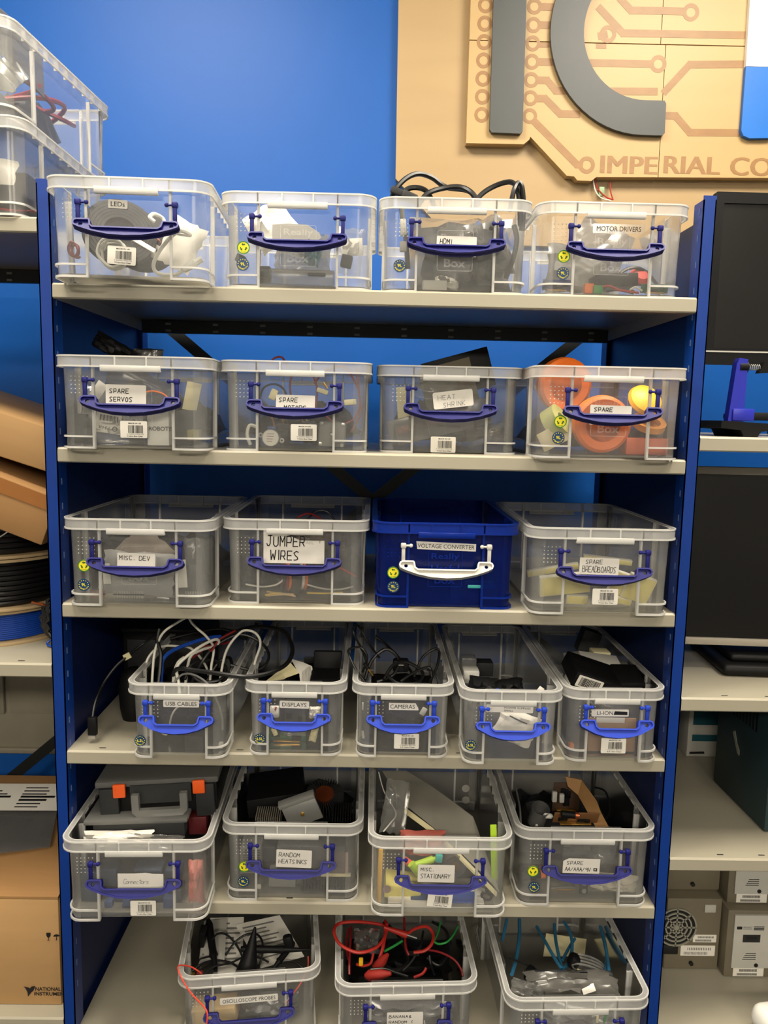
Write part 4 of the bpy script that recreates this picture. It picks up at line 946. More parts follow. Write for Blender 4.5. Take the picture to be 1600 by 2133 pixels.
slab('relay', 'dark bent part beside the recycling sticker in the top row', 'component', 490, 540, Y + 0.05, 18, 16, 0.02, DGREY, (0, 0.4, 0))
slab('switch', 'dark square switch at the inner end of the second top row box', 'component', 722, 545, Y + 0.045, 22, 24, 0.016, DGREY, (0, 0.2, 0))
# --- video cables
Y = fr('hdmi')
bag('antistatic_bag', 'large shiny antistatic bag filling the video cable box', 960, 545, Y + 0.10, 200, 150, 0.10, ANTI, (PI / 2, 0, 0), 4, 0.26)
bag('antistatic_bag', 'silvery crumpled bag at the inner end of the video cable box', 1030, 520, Y + 0.05, 80, 120, 0.04, ANTI, (PI / 2, -0.3, 0), 7, 0.35)
T_ = 0.0042
for k, (lb, pts) in enumerate((
    ('black cable arching highest over the rim of the video cable box', [(812, 430, Y + .06), (822, 398, Y + .06), (846, 372, Y + .07), (872, 362, Y + .08), (900, 370, Y + .09), (930, 390, Y + .09), (980, 400, Y + .08), (1000, 440, Y + .07)]),
    ('black cable in a low arch at the near end of the video cable box', [(830, 420, Y + .05), (846, 396, Y + .05), (868, 391, Y + .05), (890, 400, Y + .06), (905, 430, Y + .06)]),
    ('black cable crossing in the middle above the video cable box', [(870, 430, Y + .05), (890, 404, Y + .05), (925, 392, Y + .06), (960, 390, Y + .06), (985, 404, Y + .05), (1000, 430, Y + .05)]),
    ('black cable rising to a tall bend at the far end of the video cable box', [(980, 440, Y + .09), (1000, 408, Y + .09), (1030, 388, Y + .09), (1062, 379, Y + .08), (1076, 390, Y + .07), (1082, 420, Y + .06), (1084, 470, Y + .05)]),
    ('black cable doubled beside the tall bend of the video cable box', [(1062, 440, Y + .05), (1070, 398, Y + .05), (1080, 381, Y + .06), (1088, 392, Y + .06), (1091, 440, Y + .06), (1086, 480, Y + .06)]),
    ('black cable hanging down inside the far end of the video cable box', [(1080, 470, Y + .04), (1086, 500, Y + .035), (1078, 540, Y + .03), (1062, 580, Y + .04)]),
    ('black cable hanging inside the near end of the video cable box', [(836, 430, Y + .04), (840, 460, Y + .035), (846, 500, Y + .03), (850, 560, Y + .04)]))):
    px_cable('video_cable', lb, pts, T_, BLACKC)
solo('video_plug', 'grey metal video plug sticking out over the rim of the cable box', 'plug', MB().rbox(0.020, 0.012, 0.010, 0.001).rbox(0.026, 0.016, 0.014, 0.003, (0.022, 0, 0)), DGREY, at(783, 398, Y + 0.05), (0, 0.38, 0))
slab('video_plug', 'white video plug hanging in the cable box', 'plug', 840, 474, Y + 0.03, 12, 32, 0.01, WPLA, (0, -0.08, 0))
slab('video_plug', 'second white plug under the hanging one in the cable box', 'plug', 840, 514, Y + 0.03, 14, 20, 0.01, LGREY)
slab('adapter', 'pale grey adapter block lying at the bottom of the video cable box', 'adapter', 905, 596, Y + 0.035, 50, 20, 0.02, LGREY)
bag('paper_packet', 'folded white packet low in the video cable box', 930, 590, Y + 0.06, 50, 26, 0.02, WHITE, (PI / 2, 0.2, 0), 6, 0.2, 'packet')
# --- motor drivers
Y = fr('motor')
bag('antistatic_bag', 'grey antistatic bag upright in the motor drivers box', 1205, 560, Y + 0.16, 130, 95, 0.03, ANTI, (PI / 2, 0, 0), 3, 0.15)
bag('zip_bag', 'grey bag against the back of the motor drivers box', 1390, 540, Y + 0.22, 110, 130, 0.03, FILMG, (PI / 2, 0.4, 0), 6, 0.15)
board('blue circuit board with white studs at the near end of the motor drivers box', 1160, 594, Y + 0.04, 58, 22, PCBB, (0.3, 0, 0), 3)
board('green circuit board with copper pins at the end of the motor drivers box', 1392, 602, Y + 0.045, 56, 18, PCBG, (0.3, 0, 0), 4)
slab('terminal_block', 'orange terminal block in the motor drivers box', 'connector', 1226, 602, Y + 0.035, 19, 20, 0.014, ORANGE)
slab('terminal_block', 'green terminal block in the motor drivers box', 'connector', 1244, 604, Y + 0.03, 19, 17, 0.014, GCAB)
solo('fan_part', 'red plastic part among cables in the motor drivers box', 'component', MB().lathe([(0.002, 0), (0.016, 0), (0.018, 0.006), (0.012, 0.012), (0.002, 0.012)], 20), RCAB, at(1330, 582, Y + 0.09), (0.9, 0.2, 0))
slab('motor_controller', 'black controller block in the motor drivers box', 'controller', 1277, 588, Y + 0.08, 84, 26, 0.05, BLACK, (0, -0.06, 0))
px_cable('lead', 'red lead on the floor of the motor drivers box', [(1250, 598, Y + .03), (1270, 596, Y + .03), (1290, 604, Y + .03), (1330, 610, Y + .035)], 0.002, RCAB)
px_cable('lead', 'thick black lead looping up in the motor drivers box', [(1310, 590, Y + .06), (1318, 568, Y + .07), (1345, 558, Y + .08), (1370, 568, Y + .09), (1392, 594, Y + .09)], 0.003, BLACKC)
px_cable('lead', 'black lead lying flat in the motor drivers box', [(1262, 604, Y + .05), (1290, 602, Y + .05), (1320, 609, Y + .05)], 0.004, BLACKC)
px_cable('lead', 'white lead beside the red part in the motor drivers box', [(1312, 604, Y + .03), (1324, 598, Y + .03), (1338, 606, Y + .03)], 0.0016, WCAB)
# --- spare servos
Y = fr('servo')
pbx = slab('product_box', 'white product box with brand lettering in the spare servos box', 'box', 333, 894, Y + 0.03, 44, 72, 0.02, WPLA, r=0.0006)
pr = MB(); add_text(pr, 'ROBOTIS', 0, 0, 0, w=mm(50, Y), h=mm(9, Y), bold=0.02)
part('print', pr, INK, pbx, (mm(6, Y), -0.0106, mm(-2, Y)), smooth=False)
slab('servo', 'black square part behind the near foot of the spare servos box', 'servo', 142, 892, Y + 0.05, 30, 60, 0.03, DGREY)
slab('servo_case', 'dark case at the inner end of the spare servos box', 'case', 385, 890, Y + 0.08, 60, 70, 0.05, DGREY)
slab('servo', 'small dark servo with yellow mark in the spare servos box', 'servo', 405, 906, Y + 0.05, 26, 22, 0.02, mat('olive_part', (120, 112, 50), 0.5))
bag('zip_bag', 'pale zip bag standing at the near side of the spare servos box', 170, 880, Y + 0.06, 50, 110, 0.02, FILM, (PI / 2, 0.1, 0), 2, 0.2)
bag('zip_bag', 'wide zip bag filling the floor of the spare servos box', 235, 905, Y + 0.05, 130, 60, 0.04, FILM, (PI / 2, 0, 0), 5, 0.25)
bag('zip_bag', 'large zip bag leaning behind the label of the spare servos box', 270, 830, Y + 0.12, 150, 110, 0.02, FILMG, (PI / 2, 0.5, 0), 7, 0.15)
bag('black_bag', 'black bag poking above the near rim of the spare servos box', 155, 725, Y + 0.12, 90, 34, 0.02, BLACK, (PI / 2, 0.5, 0), 4, 0.3)
bag('zip_bag', 'dark clear bag poking above the rim beside the rear post', 310, 745, Y + 0.16, 60, 36, 0.02, ANTI, (PI / 2, 0.0, 0), 9, 0.2)
slip = slab('paper_slip', 'white slip with barcode hanging upside down in the spare servos box', 'paper', 226, 880, Y + 0.026, 52, 44, 0.0006, WHITE, (0, 0.13, 0), 0.0002)
pr = MB()
for k in range(16): pr.box(-0.014 + k * 0.0018, -0.0131 + k * 0.0018 + 0.0006 * (k % 3 == 0), 0, 0.0001, 0.002, 0.011)
add_text(pr, 'PiHut', -0.006, -0.009, 0, w=0.017, h=0.005, ang=PI); pr.prism([circ(0.0042, 14, (0.011, -0.009)), circ(0.0028, 12, (0.011, -0.009))], 0, 0.0001)
part('print', pr, DGREY, slip, (0, -0.0006, 0), smooth=False)
slab('paper_slip', 'white striped slip tilted beside the spare servos label', 'paper', 206, 812, Y + 0.03, 22, 34, 0.0006, WHITE, (0, 0.6, 0), 0.0002)
slab('card', 'plain cream card standing at the inner end of the spare servos box', 'card', 400, 826, Y + 0.08, 30, 58, 0.0015, CREAM, (0, 0.2, 0), 0.0003)
px_cable('lead', 'orange lead arching behind the spare servos label', [(300, 818, Y + .06), (320, 815, Y + .06), (345, 824, Y + .06), (360, 850, Y + .06)], 0.0014, ORANGE)
# --- spare motors
Y = fr('b6')
st = thing('stepper_motor', 'round stepper motor with a white printed face in the spare motors box', 'motor', at(565, 918, Y + 0.032), (0, 0, 0), 'loose motors')
part('can', MB().lathe([(0.0005, -0.008), (0.0132, -0.008), (0.014, -0.007), (0.014, 0.008), (0.0005, 0.008)], 28, (0, 0, 0), 'Y'), ALU, st)
part('face_label', MB().lathe([(0.0005, -0.0086), (0.0125, -0.0086), (0.0125, -0.008), (0.0005, -0.008)], 28, (0, 0, 0), 'Y'), WHITE, st)
for s in (1, -1): part('mounting_ear', MB().prism([circ(0.004, 14, (s * 0.0172, s * -0.004)), circ(0.0018, 10, (s * 0.0172, s * -0.004))], -0.001, 0.001).box(min(s * 0.011, s * 0.0145), max(s * 0.011, s * 0.0145), -0.001, 0.001, -0.005, 0.003), STEEL, st)
part('cable_cap', MB().rbox(0.014, 0.014, 0.006, 0.001, (0.001, 0, 0.0155)), PCBB, st)
pr = MB()
for k in range(4): pr.box(-0.006, 0.006 - 0.001 * k, 0, 0.0001, 0.006 - k * 0.004, 0.0068 - k * 0.004)
part('print', pr, DRED, st, (0, -0.0088, 0))
sq = thing('stepper_motor', 'square grey stepper motor with corner screws in the spare motors box', 'motor', at(692, 910, Y + 0.04), (0, 0.05, 0), 'loose motors')
part('body', MB().rbox(mm(58, Y), 0.03, mm(54, Y), 0.004), GREY, sq)
for sx in (1, -1):
    for sz in (1, -1): part('screw', MB().lathe([(0.0005, -0.002), (0.003, -0.0015), (0.003, 0)], 12, (sx * 0.0175, -0.015, sz * 0.0165), 'Y'), STEEL, sq)
part('shaft', MB().lathe([(0.0005, -0.003), (0.002, -0.003), (0.004, 0)], 14, (0, -0.015, 0), 'Y'), STEEL, sq)
for k, (lb, pts, m) in enumerate((
    ('red lead looping tall behind the catch of the spare motors box', [(612, 860, Y + .09), (604, 800, Y + .09), (618, 774, Y + .09), (645, 776, Y + .09), (660, 805, Y + .09), (658, 850, Y + .08)], DRED),
    ('red lead looping at the far side of the spare motors box', [(655, 800, Y + .07), (676, 774, Y + .07), (715, 764, Y + .07), (742, 800, Y + .06), (750, 840, Y + .05), (735, 875, Y + .05), (700, 882, Y + .05), (672, 860, Y + .05)], DRED),
    ('second red lead down the far side of the spare motors box', [(752, 770, Y + .06), (756, 810, Y + .05), (760, 860, Y + .05), (740, 900, Y + .05)], DRED),
    ('thin red lead above the rim of the spare motors box', [(560, 760, Y + .12), (572, 746, Y + .12), (588, 745, Y + .12), (600, 765, Y + .12)], DRED),
    ('black lead arching at the near side of the spare motors box', [(540, 840, Y + .08), (548, 810, Y + .08), (570, 800, Y + .08), (592, 812, Y + .08), (604, 850, Y + .07)], BLACKC),
    ('brown leads running to the round stepper motor', [(556, 850, Y + .04), (566, 870, Y + .04), (572, 890, Y + .036), (570, 905, Y + .034)], mat('brown_wire', (140, 84, 58), 0.5)),
    ('white lead hooked at the near side of the spare motors box', [(534, 892, Y + .05), (520, 890, Y + .05), (515, 910, Y + .05), (522, 930, Y + .05)], WCAB))):
    px_cable('lead', lb, pts, 0.0017 if m is not WCAB else 0.003, m)
rnd = random.Random(21)
for k, (x, y, lb) in enumerate(((600, 895, 'black gear motor under the label of the spare motors box'), (640, 905, 'black gear motor behind the barcode of the spare motors box'), (590, 925, 'black gear motor beside the round stepper'), (610, 870, 'black gear motor high in the middle of the spare motors box'), (655, 930, 'black gear motor on the floor of the spare motors box'))):
    t = thing('gear_motor', lb, 'motor', at(x, y, Y + 0.075), (rnd.uniform(-.4, .4), rnd.uniform(-.6, .6), rnd.uniform(-.5, .5)), 'loose motors')
    part('can', MB().cyl((0, 0, -0.014), (0, 0, 0.010), 0.011, 18), BLACK, t); part('gearbox', MB().rbox(0.02, 0.018, 0.012, 0.001, (0, 0, 0.016)), DGREY, t); part('shaft', MB().cyl((0, 0, 0.022), (0, 0, 0.032), 0.002, 8), GOLD, t)
solo('coupler', 'pale plastic coupler high in the spare motors box', 'component', MB().rbox(0.012, 0.01, 0.018, 0.002), CREAM, at(570, 822, Y + 0.07), (0, 0.4, 0))
solo('brass_stud', 'brass stud near the far hinge of the spare motors box', 'component', MB().cyl((0, 0, -0.006), (0, 0, 0.006), 0.0022, 8), GOLD, at(678, 803, Y + 0.06), (0, -0.6, 0))
slab('coupler', 'tan plastic block near the far hinge of the spare motors box', 'component', 730, 838, Y + 0.06, 26, 12, 0.012, CREAM, (0, -0.1, 0))
slab('coupler', 'tan strip beside the brass stud in the spare motors box', 'component', 672, 815, Y + 0.07, 24, 10, 0.010, CREAM, (0, 0.3, 0))
# --- heat shrink
Y = fr('heat')
slab('folder', 'black folder sticking up out of the heat shrink box', 'folder', 955, 780, Y + 0.16, 140, 80, 0.006, BLACK, (0, -0.28, 0), 0.001)
slab('card', 'tan card beside the black folder in the heat shrink box', 'card', 935, 805, Y + 0.14, 110, 95, 0.002, mat('olive_card', (108, 100, 80), 0.6), (0, -0.28, 0), 0.0004)
oc = thing('organiser_case', 'clear compartment case with pink tubing in the heat shrink box', 'case', at(900, 895, Y + 0.05), (0, -0.26, 0))
part('shell', MB().rbox(0.175, 0.03, 0.045, 0.002), FILMG, oc)
for k in range(6): part('divider', MB().box(-0.075 + 0.027 * k, -0.0735 + 0.027 * k, -0.0155, 0.015, -0.022, 0.022), LID, oc)
for k in range(5): part('tubing', MB().cyl((-0.073 + 0.027 * k, 0, 0), (-0.051 + 0.027 * k, 0, 0.004), 0.007, 10), (PINK if k % 2 == 0 else DRED), oc)
slab('paper_packet', 'pale packet at the near side of the heat shrink box', 'packet', 842, 840, Y + 0.04, 30, 68, 0.004, CREAM, (0, -0.08, 0), 0.0006)
bag('zip_bag', 'clear bag of tubing pieces behind the heat shrink label', 905, 812, Y + 0.08, 90, 50, 0.02, FILM, (PI / 2, 0.2, 0), 2, 0.3)
bag('zip_bag', 'shiny clear bag low at the far side of the heat shrink box', 1035, 920, Y + 0.05, 80, 40, 0.03, FILM, (PI / 2, -0.2, 0), 4, 0.35)
solo('key_ring', 'brass ring at the far side of the heat shrink box', 'ring', MB().tube([(0.006 * math.cos(2 * PI * i / 16), 0, 0.0035 * math.sin(2 * PI * i / 16)) for i in range(16)], 0.001, 6, True), GOLD, at(1028, 896, Y + 0.045))
# --- wheels
Y = fr('wheel')
def wheel(label, px, py, Yc, r, rot, hub=DGREY):
    t = thing('rubber_wheel', label, 'wheel', at(px, py, Yc), rot, 'orange wheels')
    part('tyre', MB().lathe([(r * 0.60, -0.013), (r * 0.86, -0.015), (r * 0.97, -0.011), (r, 0), (r * 0.97, 0.011), (r * 0.86, 0.015), (r * 0.60, 0.013), (r * 0.60, -0.013)], 40, (0, 0, 0), 'Y'), ORANGE, t)
    h = part('hub', MB().lathe([(0.004, -0.010), (r * 0.30, -0.011), (r * 0.34, -0.006), (r * 0.62, -0.006), (r * 0.62, 0.010), (0.004, 0.010)], 32, (0, 0, 0), 'Y'), hub, t)
    for k in range(10): part('hub_hole', MB().lathe([(0.0002, -0.0068), (0.0022, -0.0068), (0.0022, -0.006)], 8, (r * 0.48 * math.cos(k * PI / 5), 0, r * 0.48 * math.sin(k * PI / 5)), 'Y'), LGREY, h)
    part('bearing', MB().lathe([(r * 0.11, -0.0125), (r * 0.16, -0.0125), (r * 0.16, -0.010), (r * 0.11, -0.010), (r * 0.11, -0.0125)], 20, (0, 0, 0), 'Y'), STEEL, t)
    return t
wheel('orange rubber wheel sticking up above the rim of the wheels box', 1174, 801, Y + 0.10, mm(56, Y + 0.10), (0.1, 0, 0.1))
wheel('orange rubber wheel lying behind the label of the wheels box', 1252, 884, Y + 0.05, mm(60, Y + 0.05), (0.05, 0, 0))
solo('disc_wheel', 'bright yellow disc wheel near the far hinge of the wheels box', 'wheel', MB().lathe([(0.002, 0.004), (0.012, 0.003), (0.024, -0.004), (0.0275, -0.006), (0.0285, -0.004), (0.026, 0.002), (0.012, 0.008), (0.002, 0.008)], 36), YELLOW, at(1372, 832, Y + 0.05), (0.95, 0.3, 0))
solo('ring_wheel', 'amber ring wheel below the yellow disc in the wheels box', 'wheel', MB().lathe([(0.018, -0.004), (0.027, -0.005), (0.027, 0.005), (0.018, 0.004), (0.018, -0.004)], 36), mat('amber_plastic', (224, 150, 60), 0.4), at(1360, 882, Y + 0.05), (0.5, 0.1, 0))
slab('foam_block', 'orange brown block on the floor at the far end of the wheels box', 'block', 1365, 930, Y + 0.06, 86, 34, 0.05, mat('brick_orange', (206, 100, 62), 0.6))
solo('tape_roll', 'pale lime roll of tape at the near side of the wheels box', 'tape', MB().lathe([(0.012, -0.012), (0.028, -0.012), (0.028, 0.012), (0.012, 0.012), (0.012, -0.012)], 30), mat('pale_lime', (190, 200, 120), 0.5), at(1142, 880, Y + 0.07), (0.5, 0.9, 0))
slab('card', 'cream card leaning at the near side of the wheels box', 'card', 1150, 910, Y + 0.05, 60, 40, 0.002, CREAM, (0, -0.5, 0), 0.0004)
# --- misc dev
Y = fr('dev')
bag('antistatic_bag', 'flat pale antistatic bag upright in the misc dev box', 290, 1200, Y + 0.04, 150, 90, 0.010, mat('grey_film_sheet', (150, 150, 148), 0.35), (PI / 2, 0.06, 0), 3, 0.12)
bag('antistatic_bag', 'pointed tan antistatic bag at the top of the misc dev box', 300, 1150, Y + 0.07, 90, 90, 0.008, mat('tan_film_sheet', (150, 138, 126), 0.35), (PI / 2, 0.75, 0), 6, 0.12)
bag('antistatic_bag', 'dark round bag behind the catch of the misc dev box', 262, 1118, Y + 0.10, 70, 50, 0.02, DGREY, (PI / 2, 0.2, 0), 2, 0.15)
bag('zip_bag', 'pale folded bag at the inner end of the misc dev box', 405, 1195, Y + 0.06, 44, 120, 0.015, FILMG, (PI / 2, 0, 0), 5, 0.2)
def pin_rail(label, px, py, Yc, w, n, m=LGREY, rot=(0, 0, 0)):
    t = thing('pin_strip', label, 'connector', at(px, py, Yc), rot); W_ = mm(w, Yc)
    part('strip', MB().box(-W_ / 2, W_ / 2, -0.001, 0.001, -0.001, 0.001), BLACK, t)
    pm = MB().box(-0.0004, 0.0004, -0.0004, 0.0004, -0.006, 0.006).mesh('pin', m)
    for k in range(n): link('pin', pm, t, (-W_ / 2 + W_ * (k + 0.5) / n, 0, 0))
    return t
pin_rail('long silver pin strip on the floor of the misc dev box', 268, 1246, Y + 0.035, 64, 18)
pin_rail('brown pin strip behind the near foot of the misc dev box', 205, 1240, Y + 0.035, 30, 9, COPPER)
pin_rail('pin strip behind the far foot of the misc dev box', 402, 1245, Y + 0.04, 36, 10)
pin_rail('pin strip high at the near side of the misc dev box', 216, 1228, Y + 0.05, 24, 8)
slab('paper_slip', 'white slip standing low in the misc dev box', 'paper', 222, 1195, Y + 0.035, 16, 44, 0.0006, WHITE, (0, -0.06, 0), 0.0002)
slab('screwdriver_bit', 'shiny silver bit on the floor of the misc dev box', 'tool', 340, 1247, Y + 0.03, 26, 4, 0.004, STEEL, (0, 0.08, 0), 0.0008)
slab('paper_slip', 'white slip at the inner side of the misc dev box', 'paper', 378, 1195, Y + 0.032, 22, 60, 0.0006, WHITE, (0, -0.06, 0), 0.0002)
# --- jumper wires
Y = fr('jump')
jc = thing('wire_roll', 'roll of ribbon jumper wires with orange edge in the jumper wires box', 'wire', at(615, 1222, Y + 0.07), (0.1, 0, 0.3))
cm = [BLACKC, DRED, ORANGE, CREAM, DGREY, BLACKC, WCAB, ORANGE, BLACKC]
for k in range(9):
    part('strand', MB().tube([(-0.024 + 0.0055 * k, 0.026 * math.cos(2 * PI * i / 22), 0.022 * math.sin(2 * PI * i / 22)) for i in range(22)], 0.0028, 7, True), cm[k], jc)
part('band', MB().rbox(0.018, 0.058, 0.05, 0.006, (-0.004, 0, 0)), DGREY, jc)
for k, (lb, pts, m) in enumerate((
    ('yellow jumper wire lying flat at the front of the jumper wires box', [(552, 1244, Y + .03), (580, 1240, Y + .03), (615, 1246, Y + .032)], mat('yellow_wire', (226, 190, 80), 0.5)),
    ('tan jumper wire beside the yellow one in the jumper wires box', [(556, 1232, Y + .035), (580, 1236, Y + .03), (612, 1238, Y + .03)], mat('tan_wire', (206, 176, 130), 0.5)),
    ('second tan jumper wire under the wire roll', [(556, 1249, Y + .03), (590, 1246, Y + .028), (616, 1250, Y + .03)], mat('tan_wire', (206, 176, 130), 0.5)),
    ('white jumper wire bending at the near side of the jumper wires box', [(512, 1217, Y + .04), (545, 1222, Y + .035), (575, 1218, Y + .035), (592, 1206, Y + .04)], WCAB),
    ('yellow jumper wire running under the far foot', [(640, 1235, Y + .04), (675, 1236, Y + .035), (714, 1234, Y + .04)], mat('yellow_wire', (226, 190, 80), 0.5)),
    ('grey jumper wire in front of the far foot', [(640, 1218, Y + .05), (672, 1226, Y + .045), (705, 1228, Y + .045), (736, 1222, Y + .05)], LGREY),
    ('red jumper wire at the far side of the jumper wires box', [(702, 1180, Y + .05), (722, 1190, Y + .045), (742, 1201, Y + .045)], RCAB),
    ('red jumper wires bunched at the back rim of the jumper wires box', [(620, 1078, Y + .10), (640, 1070, Y + .11), (660, 1076, Y + .12), (690, 1100, Y + .12)], DRED),
    ('dark jumper wires bunched at the back of the jumper wires box', [(640, 1082, Y + .12), (662, 1064, Y + .13), (685, 1068, Y + .13), (700, 1090, Y + .12)], BLACKC))):
    px_cable('jumper_wire', lb, pts, 0.0016, m, 'wire')
bag('zip_bag', 'brown tinted bag of wires behind the torn label', 650, 1115, Y + 0.08, 80, 60, 0.03, mat('brown_film', (92, 72, 62), 0.4), (PI / 2, 0, 0), 3, 0.25)
bag('zip_bag', 'grey bag of wires at the far side of the jumper wires box', 725, 1150, Y + 0.10, 70, 130, 0.03, FILMG, (PI / 2, 0, 0), 6, 0.25)
bag('zip_bag', 'grey bag of wires at the near side of the jumper wires box', 515, 1180, Y + 0.10, 60, 110, 0.03, FILMG, (PI / 2, 0, 0), 7, 0.25)
# --- voltage converters
Y = fr('volt')
slab('converter_module', 'teal converter module inside the dark blue box', 'module', 1000, 1218, Y + 0.03, 60, 10, 0.03, TEAL)
slab('converter_module', 'black converter module at the near side of the dark blue box', 'module', 880, 1225, Y + 0.07, 110, 50, 0.08, BLACK)
# --- breadboards
Y = fr('bread')
def breadboard(label, px, py, Yc, w, h, rot):
    t = thing('breadboard', label, 'breadboard', at(px, py, Yc), rot, 'breadboards')
    part('body', MB().rbox(mm(w, Yc), 0.009, mm(h, Yc), 0.001), BBSIDE, t); part('face', MB().rbox(mm(w - 3, Yc), 0.001, mm(h - 3, Yc), 0.0003, (0, -0.0046, 0)), BBOARD, t)
    return t
breadboard('breadboard propped at the near side in front of the others', 1176, 1216, Y + 0.045, 108, 48, (0.35, -0.12, 0.0))
breadboard('breadboard standing in the middle of the breadboards box', 1300, 1222, Y + 0.05, 62, 62, (0.3, 0.32, 0.1))
breadboard('breadboard leaning over the middle one in the breadboards box', 1330, 1225, Y + 0.04, 58, 60, (0.3, 0.28, 0.0))
breadboard('breadboard lying flat behind the spare breadboards label', 1265, 1166, Y + 0.11, 105, 12, (0.2, 0.10, 0.0))
breadboard('breadboard edge at the near side of the breadboards box', 1150, 1186, Y + 0.09, 110, 14, (0.2, -0.18, 0.0))
breadboard('breadboard lying on the floor of the breadboards box', 1200, 1262, Y + 0.05, 46, 20, (0.2, 0.02, 0.0))
breadboard('breadboard under the barcode of the breadboards box', 1285, 1256, Y + 0.045, 60, 14, (0.2, 0.2, 0.0))
# --- usb cables and what stands beside that box
CUR[0] = None
pc = thing('network_switch', 'black equipment case in the dark corner of the fourth shelf', 'equipment', (-0.405, 0.26, Z[3]))
part('body', MB().rbox(0.17, 0.20, 0.13, 0.004, (0, 0.10, 0.066)), BLACK, pc); part('top_lip', MB().rbox(0.175, 0.205, 0.008, 0.002, (0, 0.10, 0.132)), DGREY, pc); part('front_panel', MB().rbox(0.15, 0.004, 0.10, 0.001, (0, -0.001, 0.064)), DGREY, pc)
solo('power_brick', 'black rounded power brick standing beside the usb box', 'adapter', MB().lathe([(0.002, 0), (0.022, 0), (0.026, 0.02), (0.028, 0.06), (0.022, 0.085), (0.010, 0.095), (0.002, 0.096)], 24), BLACK, (-0.432, 0.145, Z[3]))
ue = thing('usb_cable', 'black usb cable hanging to the shelf beside the usb box', 'cable', at(192, 1520, 0.03))
o0 = at(192, 1520, 0.03)
part('wire', MB().tube(spline([at(*p) - o0 for p in ((192, 1500, .03), (198, 1465, .05), (215, 1425, .08), (240, 1390, .10), (262, 1370, .11), (300, 1340, .13), (330, 1320, .12))], 7), 0.0026, 7), BLACKC, ue)
part('plug', MB().rbox(0.015, 0.010, 0.032, 0.002, at(193, 1512, 0.03) - o0), BLACK, ue); part('plug_tip', MB().rbox(0.012, 0.006, 0.011, 0.0006, at(192, 1531, 0.03) - o0), STEEL, ue); part('tape_flag', MB().rbox(0.013, 0.004, 0.011, 0.001), CREAM, ue, at(265, 1367, 0.11) - o0, (0, -0.5, 0))
Y = fr('usb')
for lb, pts, m, r in (
    ('white usb cable rising steeply at the near side of the usb box', [(316, 1440, .05), (318, 1400, .06), (322, 1360, .07), (330, 1335, .08), (344, 1314, .09), (371, 1296, .10), (392, 1284, .11)], WCAB, .0022),
    ('white usb cable dropping from the shelf above into the usb box', [(392, 1284, .13), (399, 1297, .12), (413, 1311, .12), (430, 1326, .11), (445, 1350, .10), (440, 1390, .09), (436, 1440, .08)], WCAB, .0022),
    ('white usb cable bent in a long hairpin over the usb box', [(374, 1445, .02), (372, 1420, .03), (368, 1392, .04), (385, 1371, .05), (420, 1345, .07), (449, 1332, .09), (456, 1338, .10), (444, 1347, .10), (420, 1354, .09), (395, 1372, .08), (385, 1440, .08)], WCAB, .0026),
    ('white usb cable curving over the near wall of the usb box', [(308, 1440, .06), (304, 1385, .08), (320, 1356, .09), (342, 1346, .10), (368, 1346, .11), (400, 1352, .12), (430, 1390, .12), (440, 1440, .11)], WCAB, .0022),
    ('white usb cable arching beside the displays box', [(455, 1440, .08), (470, 1360, .09), (500, 1318, .10), (522, 1314, .10), (538, 1325, .10), (542, 1345, .09), (530, 1385, .08), (528, 1440, .07)], WCAB, .0022),
    ('white cable bundle standing in the middle of the usb box', [(362, 1420, .05), (364, 1400, .05), (372, 1380, .06), (384, 1370, .07)], WCAB, .0032),
    ('bright blue usb cable sweeping up over the usb box', [(335, 1425, .06), (336, 1400, .06), (340, 1373, .07), (366, 1352, .09), (425, 1331, .12), (460, 1326, .14)], BCAB, .0036),
    ('thick black cable standing at the near side of the usb box', [(330, 1425, .05), (334, 1390, .06), (335, 1360, .07), (328, 1336, .08), (332, 1310, .09)], BLACKC, .0034),
    ('thick black cable looping from the usb box over the displays box', [(360, 1420, .07), (368, 1394, .03), (413, 1397, .02), (484, 1407, .005), (520, 1409, .005), (560, 1402, .02), (596, 1384, .05), (609, 1357, .08), (602, 1329, .11), (584, 1312, .13), (530, 1306, .14), (470, 1325, .14), (430, 1360, .12)], BLACKC, .0038),
    ('second black cable following the loop from the usb box', [(400, 1420, .08), (420, 1380, .08), (450, 1345, .10), (500, 1322, .12), (545, 1340, .12), (560, 1370, .10), (535, 1396, .08), (480, 1385, .07)], BLACKC, .0026),
    ('black cable coiled deep in the usb box', [(385, 1415, .06), (400, 1385, .08), (440, 1375, .10), (470, 1390, .09), (460, 1415, .07), (420, 1420, .06), (395, 1400, .06)], BLACKC, .003),
    ('another black cable coiled against the far wall of the usb box', [(430, 1420, .10), (455, 1380, .12), (478, 1370, .12), (482, 1395, .10), (465, 1420, .09)], BLACKC, .003),
    ('thin grey cable curving inside the front of the usb box', [(360, 1425, .03), (380, 1405, .03), (405, 1406, .03), (432, 1424, .025), (450, 1455, .02), (462, 1490, .02), (464, 1520, .02)], GREY, .0018),
    ('thin pale cable behind the usb label', [(352, 1520, .04), (358, 1490, .03), (372, 1472, .03), (400, 1462, .03), (430, 1468, .03)], LGREY, .0016),
    ('dark red cable running over the wall of the usb box', [(470, 1372, .10), (500, 1352, .10), (511, 1356, .09), (526, 1334, .10), (559, 1315, .12)], DRED, .0018),
    ('thin dark red cable behind the usb cables', [(440, 1350, .13), (480, 1344, .13), (512, 1338, .12), (524, 1330, .12)], DRED, .0018),
    ('black cable running along the back of the usb box', [(320, 1330, .2), (370, 1318, .22), (430, 1310, .24), (480, 1330, .22)], BLACKC, .003)):
    px_cable('usb_cable', lb, pts, r, m)
slab('usb_hub', 'dark square hub low in the usb box', 'hub', 408, 1558, Y + 0.04, 40, 30, 0.03, DGREY)
